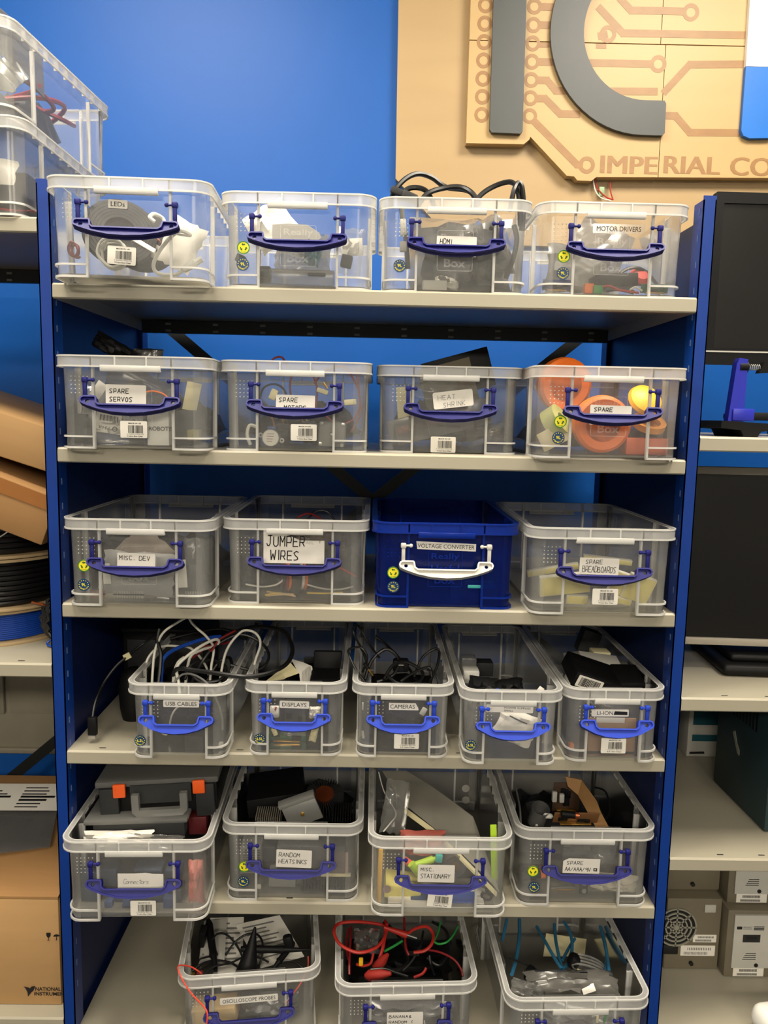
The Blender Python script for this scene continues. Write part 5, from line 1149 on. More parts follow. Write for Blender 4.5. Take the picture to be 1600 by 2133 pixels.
slab('usb_plug', 'small white plug low at the far side of the usb box', 'plug', 462, 1552, Y + 0.03, 10, 14, 0.008, WPLA)
slab('usb_plug', 'cream plug hanging under the handle of the usb box', 'plug', 345, 1524, Y + 0.03, 12, 14, 0.008, CREAM, (0, 0.3, 0))
bag('zip_bag', 'black tangle of leads filling the bottom of the usb box', 390, 1490, Y + 0.18, 130, 100, 0.10, BLACK, (PI / 2, 0, 0), 5, 0.3)
# --- displays
Y = fr('disp')
rb = thing('ribbon_cable', 'folded white ribbon cable standing out of the displays box', 'cable', at(620, 1400, 0.08))
o0 = at(620, 1400, 0.08)
def quad_strip(pts, th=0.0008):
    b = MB(); A = [Vector(a) for a, _ in pts]; B = [Vector(c) for _, c in pts]; n = Vector((0, th, 0))
    vs = [p for k in range(len(pts)) for p in (A[k], B[k], B[k] + n, A[k] + n)]; fs = []
    for k in range(len(pts) - 1):
        for i in range(4): fs.append((k * 4 + i, k * 4 + (i + 1) % 4, k * 4 + 4 + (i + 1) % 4, k * 4 + 4 + i))
    fs.append((0, 3, 2, 1)); e = (len(pts) - 1) * 4; fs.append((e, e + 1, e + 2, e + 3))
    return b.add(vs, fs)
def P_(x, y, Y_): return at(x, y, Y_) - o0
part('fold', quad_strip([(P_(552, 1420, .05), P_(592, 1415, .05)), (P_(583, 1396, .07), P_(596, 1412, .06)), (P_(600, 1375, .09), P_(624, 1402, .07))]), CREAM, rb)
sfd = part('fold', quad_strip([(P_(606, 1372, .09), P_(621, 1401, .07)), (P_(632, 1380, .09), P_(624, 1404, .065)), (P_(650, 1388, .085), P_(624, 1408, .06)), (P_(655, 1422, .06), P_(626, 1422, .055))]), WHITE, rb)
for k in range(7):
    u = k / 7.0; part('conductor', MB().tube([P_(634 + 14 * u - 8 * (1 - u) * .2, 1383 + 5 * u + 8 * (1 - u), .082), P_(630 + 22 * u, 1404, .062), P_(629 + 24 * u, 1422, .052)], 0.0004, 4), GREY, sfd)
board('large green display board at the bottom of the displays box', 598, 1548, Y + 0.045, 82, 34, PCBG, (0.25, 0.03, 0), 5)
board('dark display board upright under the handle of the displays box', 605, 1490, Y + 0.09, 66, 50, mat('dark_board', (60, 58, 56), 0.4), (0.05, 0, 0), 8)
bag('zip_bag', 'small clear bag above the green board in the displays box', 612, 1520, Y + 0.035, 50, 26, 0.014, FILM, (PI / 2, 0, 0), 4, 0.35)
slab('connector_block', 'white connector with red mark in the displays box', 'connector', 572, 1482, Y + 0.035, 20, 24, 0.01, WPLA)
slab('connector_block', 'red tab on the white connector in the displays box', 'connector', 574, 1477, Y + 0.026, 4, 10, 0.002, RCAB, (0, 0.3, 0), 0.0005)
bag('paper_wad', 'crumpled white wrapping at the far side of the displays box', 656, 1484, Y + 0.035, 24, 26, 0.015, WHITE, (PI / 2, 0, 0), 6, 0.35, 'paper')
slab('connector_block', 'cream connector leaning under the handle of the displays box', 'connector', 572, 1524, Y + 0.035, 10, 18, 0.006, CREAM, (0, -0.4, 0))
bag('paper_wad', 'cream tape scrap at the far side of the displays box', 654, 1528, Y + 0.03, 16, 36, 0.006, CREAM, (PI / 2, 0.2, 0), 3, 0.3, 'paper')
slab('display_module', 'black display module upright at the back of the displays box', 'display', 688, 1385, 0.20, 60, 60, 0.02, BLACK, (-0.2, 0, 0))
slab('display_module', 'flat black module at the far side of the displays box', 'display', 690, 1418, 0.06, 60, 24, 0.06, BLACK, (0.15, 0, 0))
slab('display_module', 'dark grey panel at the back of the displays box', 'display', 655, 1375, 0.26, 44, 14, 0.004, DGREY)
# --- cameras
Y = fr('cam')
for lb, pts, r in (
    ('black camera lead bending tall at the near corner of the cameras box', [(760, 1420, .05), (742, 1395, .06), (728, 1365, .07), (728, 1352, .07), (752, 1349, .08), (765, 1370, .07), (755, 1400, .05)], .002),
    ('black camera lead in a narrow loop up to the shelf above', [(770, 1400, .08), (757, 1360, .10), (737, 1320, .12), (738, 1306, .12), (748, 1306, .12), (768, 1340, .11), (790, 1370, .09)], .0022),
    ('black camera lead slanting across the cameras box', [(782, 1326, .16), (800, 1338, .15), (826, 1365, .12), (850, 1390, .10), (870, 1420, .07)], .0026),
    ('black camera lead arching at the far side of the cameras box', [(862, 1410, .07), (880, 1370, .09), (905, 1352, .10), (915, 1358, .10), (910, 1390, .08), (895, 1420, .06)], .0024),
    ('black camera lead coiled in the middle of the cameras box', [(800, 1415, .05), (820, 1385, .07), (850, 1380, .08), (880, 1400, .07), (870, 1422, .05), (830, 1424, .04), (806, 1405, .05)], .003),
    ('second black coil in the cameras box', [(760, 1415, .07), (775, 1375, .09), (805, 1352, .10), (830, 1372, .09), (820, 1405, .07), (785, 1420, .06)], .003),
    ('thin black lead bowed at the far wall of the cameras box', [(890, 1395, .06), (905, 1400, .05), (912, 1420, .04), (910, 1430, .04)], .0014),
    ('black lead twisted around the camera plug', [(835, 1420, .04), (860, 1402, .05), (893, 1390, .06), (900, 1410, .05)], .0024)):
    px_cable('camera_lead', lb, pts, r, BLACKC)
pj = thing('jack_plug', 'gold jack plug lying on the near side of the cameras box', 'plug', at(761, 1397, 0.04), (0, 0.95, 0))
part('barrel', MB().cyl((-0.016, 0, 0), (-0.004, 0, 0), 0.0032, 10), BLACK, pj); part('tip', MB().tube([(-0.004, 0, 0), (0.003, 0, 0), (0.004, 0, 0), (0.009, 0, 0), (0.011, 0, 0)], 0.0017, 8, rr=[.0017, .0017, .0011, .0017, .0006]), GOLD, pj)
cmr = thing('webcam', 'small black webcam buried among leads in the cameras box', 'camera', at(835, 1385, 0.09))
part('body', MB().rbox(0.028, 0.02, 0.022, 0.004), BLACK, cmr); part('badge', MB().rbox(0.009, 0.001, 0.0016, 0.0004, (0, -0.0105, 0.003)), LGREY, cmr); part('lens', MB().lathe([(0.0005, -0.012), (0.005, -0.012), (0.006, -0.010)], 14, (0, 0, -0.004), 'Y'), SCREEN, cmr)
bag('lead_heap', 'black heap of camera leads low in the cameras box', 835, 1490, Y + 0.13, 130, 110, 0.09, BLACK, (PI / 2, 0, 0), 9, 0.28, 'cable')
slab('clip', 'small white clip standing high at the near side of the cameras box', 'clip', 752, 1471, Y + 0.03, 4, 16, 0.004, WPLA, r=0.0006)
slab('clip', 'small white clip low at the near side of the cameras box', 'clip', 752, 1530, Y + 0.03, 5, 16, 0.004, WPLA, (0, -0.15, 0), 0.0006)
slab('lens_cap', 'pale plastic scrap beside the cameras label', 'component', 882, 1482, Y + 0.04, 12, 18, 0.004, LGREY, (0, 0.5, 0))
# --- small power supplies
Y = fr('pow')
bag('adapter_cover', 'black adapter lying along the near rim of the power supplies box', 990, 1430, Y + 0.06, 60, 44, 0.05, BLACK, (PI / 2, 0.1, 0), 4, 0.18, 'adapter')
bag('adapter_cover', 'black adapter in the middle of the power supplies box', 1055, 1432, Y + 0.07, 70, 40, 0.05, BLACK, (PI / 2, -0.1, 0), 7, 0.2, 'adapter')
slab('power_adapter', 'white mains adapter at the near side of the power supplies box', 'adapter', 976, 1405, Y + 0.13, 36, 30, 0.03, WPLA, r=0.004)
slab('power_adapter', 'clear topped white adapter behind the first in the power supplies box', 'adapter', 975, 1382, Y + 0.20, 34, 34, 0.03, LID, r=0.004)
slab('power_adapter', 'dark grey adapter box at the back of the power supplies box', 'adapter', 1008, 1390, Y + 0.24, 36, 30, 0.03, DGREY)
slab('power_adapter', 'blue edged adapter under the black ones', 'adapter', 1028, 1437, Y + 0.05, 26, 12, 0.02, BCAB)
bag('paper_bag', 'white paper bag hanging at the front of the power supplies box', 1075, 1515, Y + 0.035, 90, 70, 0.015, WHITE, (PI / 2, 0.35, 0), 3, 0.2)
px_cable('cable_tie', 'dark cable tie across the white bag in the power supplies box', [(1062, 1491, Y + .024), (1080, 1500, Y + .022), (1098, 1508, Y + .024)], 0.0012, DGREY, 'tie')
slab('paper_scrap', 'small pale scrap by the far corner of the power supplies box', 'paper', 1125, 1438, Y + 0.04, 12, 16, 0.001, WHITE, (0, 0.6, 0), 0.0003)
bag('zip_bag', 'pale clear bag at the near side of the power supplies box', 980, 1490, Y + 0.05, 26, 60, 0.01, FILMG, (PI / 2, 0, 0), 8, 0.3)
# --- lithium batteries
Y = fr('li')
bt = thing('battery_box', 'black battery carton with white barcode label in the half blacked out box', 'box', at(1225, 1415, Y + 0.06), (0.25, 0.33, 0.1))
part('carton', MB().rbox(0.085, 0.07, 0.028, 0.001, (0.012, 0.02, 0)), BLACK, bt)
lb_ = part('label_card', MB().prism([rrect(0.046, 0.022, 0.002)], -0.0158, -0.0152), WHITE, bt, (-0.002, 0, 0))
q = MB(); rnd = random.Random(2); u = -0.018
while u < 0.018: w = rnd.choice((.0006, .001, .0015)); q.box(u, u + w, -0.0162, -0.0158, -0.008, 0.008); u += w + rnd.choice((.0006, .001))
part('print', q, INK, lb_)
slab('battery_box', 'long white carton lying across the back of the battery box', 'box', 1248, 1380, Y + 0.15, 84, 20, 0.04, WPLA, (0.2, 0.12, 0), 0.001)
slab('battery_box', 'small cream carton standing behind the long white one', 'box', 1249, 1364, Y + 0.20, 38, 22, 0.03, CREAM, (0, 0.03, 0))
slab('battery_box', 'pale carton at the near end of the long white one', 'box', 1195, 1370, Y + 0.17, 38, 16, 0.03, LGREY, (0, -0.15, 0))
slab('battery_box', 'white carton edge beside the black battery carton', 'box', 1184, 1415, Y + 0.07, 16, 26, 0.04, WPLA, (0, 0.5, 0), 0.001)
slab('battery_pouch', 'flat black battery pouch at the far side of the box', 'battery', 1325, 1415, Y + 0.09, 60, 30, 0.06, BLACK, (0.3, 0.0, 0), 0.004)
slab('battery_pouch', 'grey carton half hidden at the far side of the box', 'box', 1330, 1388, Y + 0.16, 50, 16, 0.03, GREY)
slab('battery_box', 'dark tall carton at the back of the box', 'box', 1225, 1335, Y + 0.30, 40, 50, 0.03, DGREY, (0, 0.3, 0))
slab('cardboard_insert', 'brown cardboard insert behind the barcode of the battery box', 'cardboard', 1274, 1530, Y + 0.03, 104, 76, 0.003, mat('dull_brown_card', (150, 116, 90), 0.7), r=0.0006)
slab('paper_slip', 'white slip under the half blacked out label', 'paper', 1272, 1500, Y + 0.025, 62, 12, 0.0006, WHITE, r=0.0002)
slab('battery_cell', 'small orange cell at the near foot of the battery box', 'battery', 1187, 1553, Y + 0.03, 12, 14, 0.01, ORANGE)
bag('zip_bag', 'clear bag at the top of the battery box', 1245, 1458, Y + 0.04, 60, 22, 0.015, FILM, (PI / 2, 0.15, 0), 4, 0.4)
slab('battery_cell', 'orange lined cell under the catch of the battery box', 'battery', 1294, 1457, Y + 0.035, 16, 8, 0.01, COPPER, (0, 0.2, 0))
# --- connectors
Y = fr('conn')
og = thing('organiser_case', 'black organiser case with orange latches riding high in the connectors box', 'case', at(330, 1660, 0.04), (0.0, -0.045, 0.06))
hw_, hz_ = mm(128, .04), mm(34, .04)
part('tray', MB().rbox(2 * hw_, 0.19, 2 * hz_, 0.004, (0, 0.095, -0.004)), BLACK, og)
for s in (1, -1): part('corner_block', MB().rbox(0.032, 0.012, 2 * hz_ + 0.004, 0.002, (s * (hw_ - 0.020), -0.004, -0.006)), DGREY, og)
part('lid', MB().rbox(2 * hw_ + 0.008, 0.198, 0.012, 0.004, (0, 0.093, hz_ + 0.002)), LID, og)
for x in (-0.062, 0.072): part('latch', MB().rbox(0.021, 0.006, 0.024, 0.002, (x, -0.012, hz_ - 0.006)), ORLATCH, og, label='orange latch')
hl = [(-0.040, 0.016), (-0.040, -0.014), (-0.032, -0.023), (0.045, -0.023), (0.053, -0.014), (0.053, 0.016)]
part('handle', MB().prism([hl + [(0.041, 0.016), (0.041, -0.011), (-0.028, -0.011), (-0.028, 0.016)]], -0.024, -0.014), LID, og)
part('window', MB().box(-0.045, 0.058, -0.009, -0.006, -0.006, hz_), mat('smoky_window', (40, 42, 42), 0.4), og)
tr = thing('lidded_tray', 'black tray with smoky lid under the organiser case', 'tray', at(283, 1724, 0.01), (0, -0.03, 0.03))
part('tray', MB().rbox(0.155, 0.12, 0.026, 0.003, (0.004, 0.06, -0.006)), DGREY, tr); part('lid', MB().rbox(0.175, 0.13, 0.008, 0.003, (0, 0.06, 0.012)), LID, tr)
slab('component_case', 'dark red component case at the far side of the connectors box', 'case', 418, 1705, 0.06, 40, 40, 0.05, mat('dark_red_case', (80, 24, 26), 0.3), (0, -0.05, 0))
slab('component_case', 'dark smoky box behind the red case in the connectors box', 'case', 425, 1680, 0.11, 40, 30, 0.05, LID)
bag('paper_bag', 'crumpled white bag at the front of the connectors box', 235, 1748, Y + 0.055, 150, 36, 0.04, WHITE, (PI / 2 - 0.5, -0.03, 0), 4, 0.3)
bag('zip_bag', 'clear bag lying beside the white bag in the connectors box', 330, 1752, Y + 0.06, 110, 30, 0.03, FILM, (PI / 2 - 0.6, 0.05, 0), 7, 0.25)
bag('zip_bag', 'red tinted bag of parts at the far side of the connectors box', 415, 1835, Y + 0.04, 34, 100, 0.02, mat('red_film', (214, 120, 104), 0.35), (PI / 2, 0, 0), 5, 0.3)
px_cable('chain', 'small gold chain against the red bag', [(417, 1822, Y + .026), (414, 1836, Y + .026), (410, 1856, Y + .026)], 0.0012, GOLD, 'chain')
for k, (x, y, w, h, lb) in enumerate(((185, 1822, 44, 36, 'dark connector block high at the near side of the connectors box'), (188, 1856, 44, 34, 'dark connector block low at the near side of the connectors box'), (228, 1818, 44, 40, 'dark connector block beside the pencilled note'), (312, 1814, 60, 30, 'dark blue connector block behind the pencilled note'), (364, 1815, 34, 30, 'dark connector block at the far hinge of the connectors box'), (368, 1858, 30, 30, 'dark connector block under the far handle end'), (300, 1862, 120, 22, 'long dark connector strip under the handle'))):
    slab('connector_block', lb, 'connector', x, y, Y + 0.06, w, h, 0.03, mat('dark_slate_plastic', (46, 56, 74), 0.5))
for k, (x, y, w, h, lb) in enumerate(((228, 1903, 18, 16, 'small blue connector on the floor of the connectors box'), (266, 1895, 18, 26, 'blue connector left of the barcode on the floor of the connectors box'), (352, 1892, 22, 26, 'blue connector at the far side of the floor of the connectors box'), (272, 1912, 34, 8, 'flat blue strip on the floor of the connectors box'))):
    slab('connector_block', lb, 'connector', x, y, Y + 0.035, w, h, 0.012, mat('slate_blue', (60, 78, 120), 0.5))
# --- heatsinks
Y = fr('heats')
e1 = thing('black_enclosure', 'black metal enclosure with a bright screw in the heatsinks box', 'enclosure', at(560, 1672, 0.12), (0.05, -0.12, 0.1))
part('body', MB().rbox(0.105, 0.10, 0.036, 0.002, (0, 0.04, 0)), BLACK, e1); part('screw', MB().lathe([(0.0004, -0.012), (0.0024, -0.0115), (0.0024, -0.010)], 10, (0.006, 0, 0.002), 'Y'), STEEL, e1); part('socket', MB().lathe([(0.002, -0.0125), (0.0046, -0.012), (0.0046, -0.010)], 14, (0.040, 0, 0.008), 'Y'), DGREY, e1)
br = thing('metal_bracket', 'silver metal bracket with a brass screw in the heatsinks box', 'bracket', at(622, 1692, 0.06), (0.2, -0.35, 0.05))
part('plate', MB().rbox(0.062, 0.006, 0.044, 0.001, (0.006, 0, -0.004)), ALU, br); part('edge', MB().rbox(0.066, 0.016, 0.008, 0.001, (0.004, 0.006, 0.022)), GREY, br); part('screw', MB().lathe([(0.0005, -0.006), (0.0035, -0.005), (0.0038, -0.003)], 12, (0.006, 0, -0.004), 'Y'), GOLD, br)
def finned(label, px, py, Yc, w, h, d, n, m, rot=(0, 0, 0)):
    t = thing('heatsink', label, 'heatsink', at(px, py, Yc), rot, 'loose heatsinks'); W_, H_ = mm(w, Yc), mm(h, Yc)
    part('base', MB().rbox(W_, d, H_ * 0.14, 0.0005, (0, 0, -H_ * 0.43)), m, t)
    fm = MB().box(-W_ / n * 0.22, W_ / n * 0.22, -d / 2, d / 2, -H_ * 0.4, H_ * 0.5).mesh('fin', m)
    for k in range(n): link('fin', fm, t, (-W_ / 2 + W_ * (k + 0.5) / n, 0, 0))
    return t
finned('pale finned heatsink beside the silver bracket', 560, 1700, 0.09, 56, 22, 0.03, 12, mat('pale_anodised', (150, 144, 132), 0.4, 0.5), (0.2, 0, 0))
finned('black finned heatsink at the far rim of the heatsinks box', 722, 1700, 0.08, 50, 34, 0.04, 9, BLACK, (0.2, 0, 0))
finned('grey finned heatsink low at the near side of the heatsinks box', 525, 1780, Y + 0.05, 60, 44, 0.04, 11, GREY, (0, PI / 2, 0))
finned('black finned heatsink on the floor of the heatsinks box', 680, 1848, Y + 0.05, 110, 24, 0.05, 16, DGREY)
rc = thing('round_heatsink', 'round radial heatsink with copper core at the back of the heatsinks box', 'heatsink', at(676, 1660, 0.13), (0.45, 0, 0))
part('core', MB().lathe([(0.0005, -0.004), (0.012, -0.004), (0.0165, -0.008), (0.0175, 0.01), (0.0005, 0.01)], 28, (0, 0, 0)), COPPER, rc)
fm = MB().box(0.017, 0.036, -0.0004, 0.0004, -0.016, 0.008).mesh('fin', DGREY)
for k in range(40): link('fin', fm, rc, (0, 0, 0), (0, 0, 2 * PI * k / 40))
slab('parts_box', 'clear box standing behind the heatsinks label', 'box', 650, 1790, Y + 0.06, 150, 90, 0.04, FILMG)
slab('thermal_pad', 'pinkish square pad at the far side of the heatsinks box', 'pad', 706, 1798, Y + 0.045, 42, 52, 0.004, mat('dusty_pink', (172, 138, 124), 0.6))
slab('thermal_pad', 'cream strip under the pinkish pad', 'pad', 700, 1822, Y + 0.04, 66, 6, 0.006, CREAM, r=0.0006)
slab('white_tab', 'small white tab at the near foot of the heatsinks box', 'tab', 539, 1849, Y + 0.03, 11, 11, 0.004, WPLA)
slab('black_block', 'dark grey block on the floor of the heatsinks box', 'block', 590, 1845, Y + 0.05, 60, 36, 0.03, GREY)
slab('black_block', 'dark block behind the near hinge of the heatsinks box', 'block', 560, 1770, Y + 0.07, 36, 36, 0.03, DGREY)
# --- stationery
Y = fr('stat')
fd = thing('document_wallet', 'grey document wallet with cream page edges standing in the stationary box', 'folder', at(900, 1680, 0.05))
o0 = at(900, 1680, 0.05)
part('cover', quad_strip([(P_(800, 1606, .22), P_(835, 1660, .13)), (P_(850, 1606, .23), P_(856, 1683, .10)), (P_(905, 1640, .19), P_(905, 1722, .05)), (P_(950, 1672, .14), P_(960, 1772, .02)), (P_(990, 1702, .10), P_(1010, 1820, .0)), (P_(1003, 1738, .08), P_(1046, 1860, -.015))], 0.002), mat('grey_wallet', (168, 164, 152), 0.5), fd)
for k in range(3):
    part('page', quad_strip([(P_(848 - k, 1682 + 3 * k, .095), P_(849 - k, 1688 + 3 * k, .093)), (P_(905, 1724 + 3 * k, .045), P_(904, 1730 + 3 * k, .043)), (P_(960, 1775 + 3 * k, .015), P_(958, 1781 + 3 * k, .013)), (P_(1040, 1858 + 2 * k, -.016), P_(1038, 1864 + 2 * k, -.017))], 0.001), CREAM, fd)
bag('plastic_sleeve', 'clear plastic sleeve curling at the near side of the stationary box', 815, 1680, 0.06, 60, 110, 0.02, FILM, (PI / 2 - 0.4, 0.3, 0.3), 5, 0.25)
px_cable('sleeve_edge', 'pale bent edge of the clear sleeve in the stationary box', [(788, 1608, .12), (800, 1650, .10), (824, 1693, .06), (812, 1715, .03), (798, 1732, .01)], 0.0012, LGREY, 'sleeve')
slab('ruler', 'green plastic ruler standing at the far side of the stationary box', 'ruler', 1029, 1775, Y + 0.045, 14, 130, 0.002, LIME, (0, -0.06, 0), 0.0004)
slab('ruler', 'yellow ruler standing at the near side of the stationary box', 'ruler', 784, 1828, Y + 0.03, 10, 130, 0.003, YELLOW, (0, 0.02, 0), 0.0005)
for k, y in enumerate((1641, 1665)):
    solo('sticky_dot', ('upper', 'lower')[k] + ' round white sticky dot on the back wall of the stationary box', 'sticker', MB().lathe([(0.0005, 0), (0.0082, 0), (0.0082, 0.0006), (0.0005, 0.0006)], 22, (0, 0, 0), 'Y'), LGREY, at(970, y, Y + 0.3555))
def tape(label, px, py, Yc, ro, ri, w, m, rot, core=None):
    t = thing('tape_roll', label, 'tape', at(px, py, Yc), rot, 'tape rolls')
    part('tape', MB().lathe([(ri, -w / 2), (ro, -w / 2), (ro, w / 2), (ri, w / 2), (ri, -w / 2)], 32, (0, 0, 0), 'Y'), m, t); part('core', MB().lathe([(ri - 0.0015, -w / 2), (ri, -w / 2), (ri, w / 2), (ri - 0.0015, w / 2), (ri - 0.0015, -w / 2)], 32, (0, 0, 0), 'Y'), core or CARDL, t)
    return t
tape('roll of clear tape behind the stationary label', 945, 1800, Y + 0.06, 0.022, 0.010, 0.016, FILMG, (0.1, 0, 0.2))
solo('highlighter', 'lime highlighter pen behind the stationary label', 'pen', MB().cyl((-0.022, 0, 0), (0.016, 0, 0), 0.0062, 14).cyl((0.016, 0, 0), (0.026, 0, 0), 0.004, 12, 0.0025), LIME, at(884, 1796, Y + 0.04), (0, -0.25, 0.2))
solo('highlighter', 'lime highlighter cap low beside the stationary label', 'pen', MB().cyl((-0.010, 0, 0), (0.012, 0, 0), 0.0066, 14), LIME, at(864, 1808, Y + 0.035), (0, 0.9, 0))
solo('highlighter', 'orange marker pen behind the near hinge of the stationary box', 'pen', MB().cyl((-0.012, 0, 0), (0.012, 0, 0), 0.006, 14), mat('coral_plastic', (226, 96, 66), 0.45), at(853, 1798, Y + 0.045), (0, 0.6, 0))
slab('eraser', 'turquoise block behind the stationary label', 'eraser', 914, 1786, Y + 0.045, 16, 18, 0.012, TEAL, (0, 0.1, 0))
bag('pouch', 'reddish soft pouch in the middle of the stationary box', 880, 1752, Y + 0.07, 100, 50, 0.04, mat('dull_red_cloth', (168, 84, 72), 0.7), (PI / 2, 0, 0), 3, 0.2)
slab('notepad', 'pale yellow notepad low in the stationary box', 'notepad', 838, 1848, Y + 0.06, 80, 30, 0.05, mat('pale_yellow_paper', (226, 214, 120), 0.6), (0, 0.12, 0))
slab('notepad', 'white pad lying across the stationary box', 'notepad', 905, 1870, Y + 0.055, 210, 13, 0.07, WHITE, r=0.001)
slab('staple_box', 'navy box on the floor of the stationary box', 'box', 878, 1893, Y + 0.04, 52, 14, 0.03, NAVY, (0, -0.08, 0))
slab('staple_box', 'blue box beside the barcode on the floor of the stationary box', 'box', 962, 1894, Y + 0.035, 62, 16, 0.03, mat('mid_blue_card', (52, 84, 176), 0.5))
sci = thing('scissors', 'black handled scissors at the far foot of the stationary box', 'scissors', at(1025, 1860, Y + 0.035), (0, 0.5, 0))
part('blade', MB().prism([[(-0.03, -0.002), (0.012, -0.003), (0.012, 0.003)]], -0.0008, 0.0008), STEEL, sci); part('grip', MB().tube([(0.020 + 0.009 * math.cos(2 * PI * i / 14), 0, 0.006 * math.sin(2 * PI * i / 14) + 0.004) for i in range(14)], 0.0022, 7, True), BLACK, sci); part('grip', MB().tube([(0.018 + 0.009 * math.cos(2 * PI * i / 14), 0, 0.006 * math.sin(2 * PI * i / 14) - 0.008) for i in range(14)], 0.0022, 7, True), BLACK, sci)
solo('sticky_tab', 'dull purple tab on the yellow pad in the stationary box', 'tab', MB().prism([circ(0.007, 16)], -0.0006, 0), mat('mauve_paper', (150, 126, 122), 0.6), at(806, 1852, Y + 0.026))
# --- batteries
Y = fr('aa')
cs = thing('cardboard_strip', 'bent strip of brown cardboard leaning across the spare batteries box', 'cardboard', at(1225, 1665, 0.12))
o0 = at(1225, 1665, 0.12)
part('strip', quad_strip([(P_(1178, 1618, .17), P_(1183, 1638, .16)), (P_(1212, 1625, .16), P_(1204, 1656, .15)), (P_(1243, 1668, .12), P_(1222, 1688, .10)), (P_(1252, 1692, .10), P_(1236, 1712, .08)), (P_(1268, 1722, .07), P_(1242, 1728, .06))], 0.003), CARD, cs)
board('brown circuit board with chips across the spare batteries box', 1200, 1703, 0.07, 100, 36, mat('brown_board', (122, 84, 50), 0.5), (0.5, 0, 0), 9)
board('dark upright board at the back of the spare batteries box', 1180, 1660, 0.17, 60, 70, mat('dark_brown_board', (70, 50, 36), 0.5), (0.1, 0, 0), 6)
for k, (x, lb) in enumerate(((1155, 'nearer pale connector on the dark board in the spare batteries box'), (1170, 'shorter pale connector on the dark board in the spare batteries box'))):
    slab('connector_block', lb, 'connector', x, 1659 + 3 * k, 0.155, 11, 24 - 4 * k, 0.008, LGREY)
jr = thing('parts_jar', 'clear round jar of white clips at the near side of the spare batteries box', 'jar', at(1122, 1697, 0.09), (0.4, 0, 0.3))
part('jar', MB().lathe([(0.002, -0.02), (0.016, -0.02), (0.0165, 0.018), (0.0160, 0.018), (0.0155, -0.019), (0.002, -0.019)], 26), FILMG, jr); part('clip', MB().rbox(0.018, 0.008, 0.007, 0.002, (0.008, -0.012, 0.012)), WPLA, jr, rot=(0, 0.3, 0)); part('clip', MB().rbox(0.008, 0.006, 0.006, 0.002, (-0.006, -0.012, -0.010)), WPLA, jr)
def cell(label, px, py, Yc, ln, r, m, rot):
    t = thing('battery', label, 'battery', at(px, py, Yc), rot, 'loose batteries')
    part('can', MB().cyl((-ln / 2, 0, 0), (ln / 2 * 0.6, 0, 0), r, 16), BLACK, t); part('band', MB().cyl((ln / 2 * 0.6, 0, 0), (ln / 2, 0, 0), r * 1.002, 16), m, t); part('terminal', MB().cyl((ln / 2, 0, 0), (ln / 2 + 0.002, 0, 0), r * 0.4, 10), STEEL, t)
    return t
cell('copper topped battery on the brown board', 1187, 1697, 0.055, 0.030, 0.006, COPPER, (0, 0.1, 0))
cell('copper banded battery lying behind the recycling sticker', 1105, 1808, Y + 0.06, 0.044, 0.007, COPPER, (0, 0.2, 0.3))
cell('copper banded battery below it in the spare batteries box', 1110, 1822, Y + 0.055, 0.044, 0.007, ORANGE, (0, 0.05, 0.2))
cell('dark battery under the capacity sticker', 1100, 1845, Y + 0.07, 0.044, 0.007, GREY, (0, 0.0, 0.2))
sn = thing('battery_clip', 'dark battery snap with two round studs on the floor of the box', 'clip', at(1215, 1862, Y + 0.03))
part('strip', MB().rbox(mm(20, Y), 0.004, mm(40, Y), 0.002), DGREY, sn)
for s in (1, -1): part('stud', MB().lathe([(0.0005, -0.005), (0.004, -0.0045), (0.0042, -0.002)], 14, (0, 0, s * mm(9, Y)), 'Y'), STEEL, sn)
for k, (x, y, w) in enumerate(((1172, 1849, 54), (1175, 1875, 46), (1178, 1859, 30))):
    slab('metal_rod', ('long silver rod', 'thin brass rod', 'short silver rod')[k] + ' lying low in the spare batteries box', 'rod', x, y, Y + 0.03 + 0.01 * k, w, 3, 0.003, STEEL if k != 1 else GOLD, (0, -0.02, 0), 0.0006)
bag('paper_bag', 'pale grey packet at the far side of the spare batteries box', 1285, 1845, Y + 0.035, 100, 40, 0.02, mat('pale_packet', (196, 190, 174), 0.5), (PI / 2, 0.1, 0), 6, 0.25)
bag('zip_bag', 'clear bag of small parts behind the spare batteries label', 1230, 1775, Y + 0.06, 120, 60, 0.03, FILM, (PI / 2, 0, 0), 9, 0.3)
for lb, pts, m in (('grey lead up the near wall of the spare batteries box', [(1070, 1640, .2), (1078, 1680, .12), (1080, 1715, .05)], GREY), ('black lead at the back of the spare batteries box', [(1240, 1640, .2), (1262, 1650, .16), (1270, 1690, .12), (1255, 1715, .09)], BLACKC)):
    px_cable('lead', lb, pts, 0.0018, m)
# --- oscilloscope probes
Y = fr('osc')
def manual(label, corners, lines, m=WHITE):
    C4 = [at(*c) for c in corners]; o = sum(C4, Vector()) / 4; t = thing('manual', label, 'paper', o)
    q = [c - o for c in C4]; n = (q[1] - q[0]).cross(q[3] - q[0]).normalized()
    if n.y > 0: n = -n
    vs = q + [p - n * 0.002 for p in q]; part('paper', MB().add(vs, [(0, 1, 2, 3), (4, 7, 6, 5), (0, 4, 5, 1), (1, 5, 6, 2), (2, 6, 7, 3), (3, 7, 4, 0)]), m, t, smooth=False)
    b = MB(); rnd = random.Random(len(label))
    for k in range(lines):
        v = 0.1 + 0.8 * k / lines; u1 = rnd.uniform(0.55, 0.92)
        def pt(u, v): return (q[0] * (1 - u) + q[1] * u) * (1 - v) + (q[3] * (1 - u) + q[2] * u) * v + n * 0.0004
        b.add([pt(0.1, v), pt(u1, v), pt(u1, v + 0.3 / lines), pt(0.1, v + 0.3 / lines)], [(0, 1, 2, 3)])
    part('print', b, GREY, t, smooth=False)
    return t
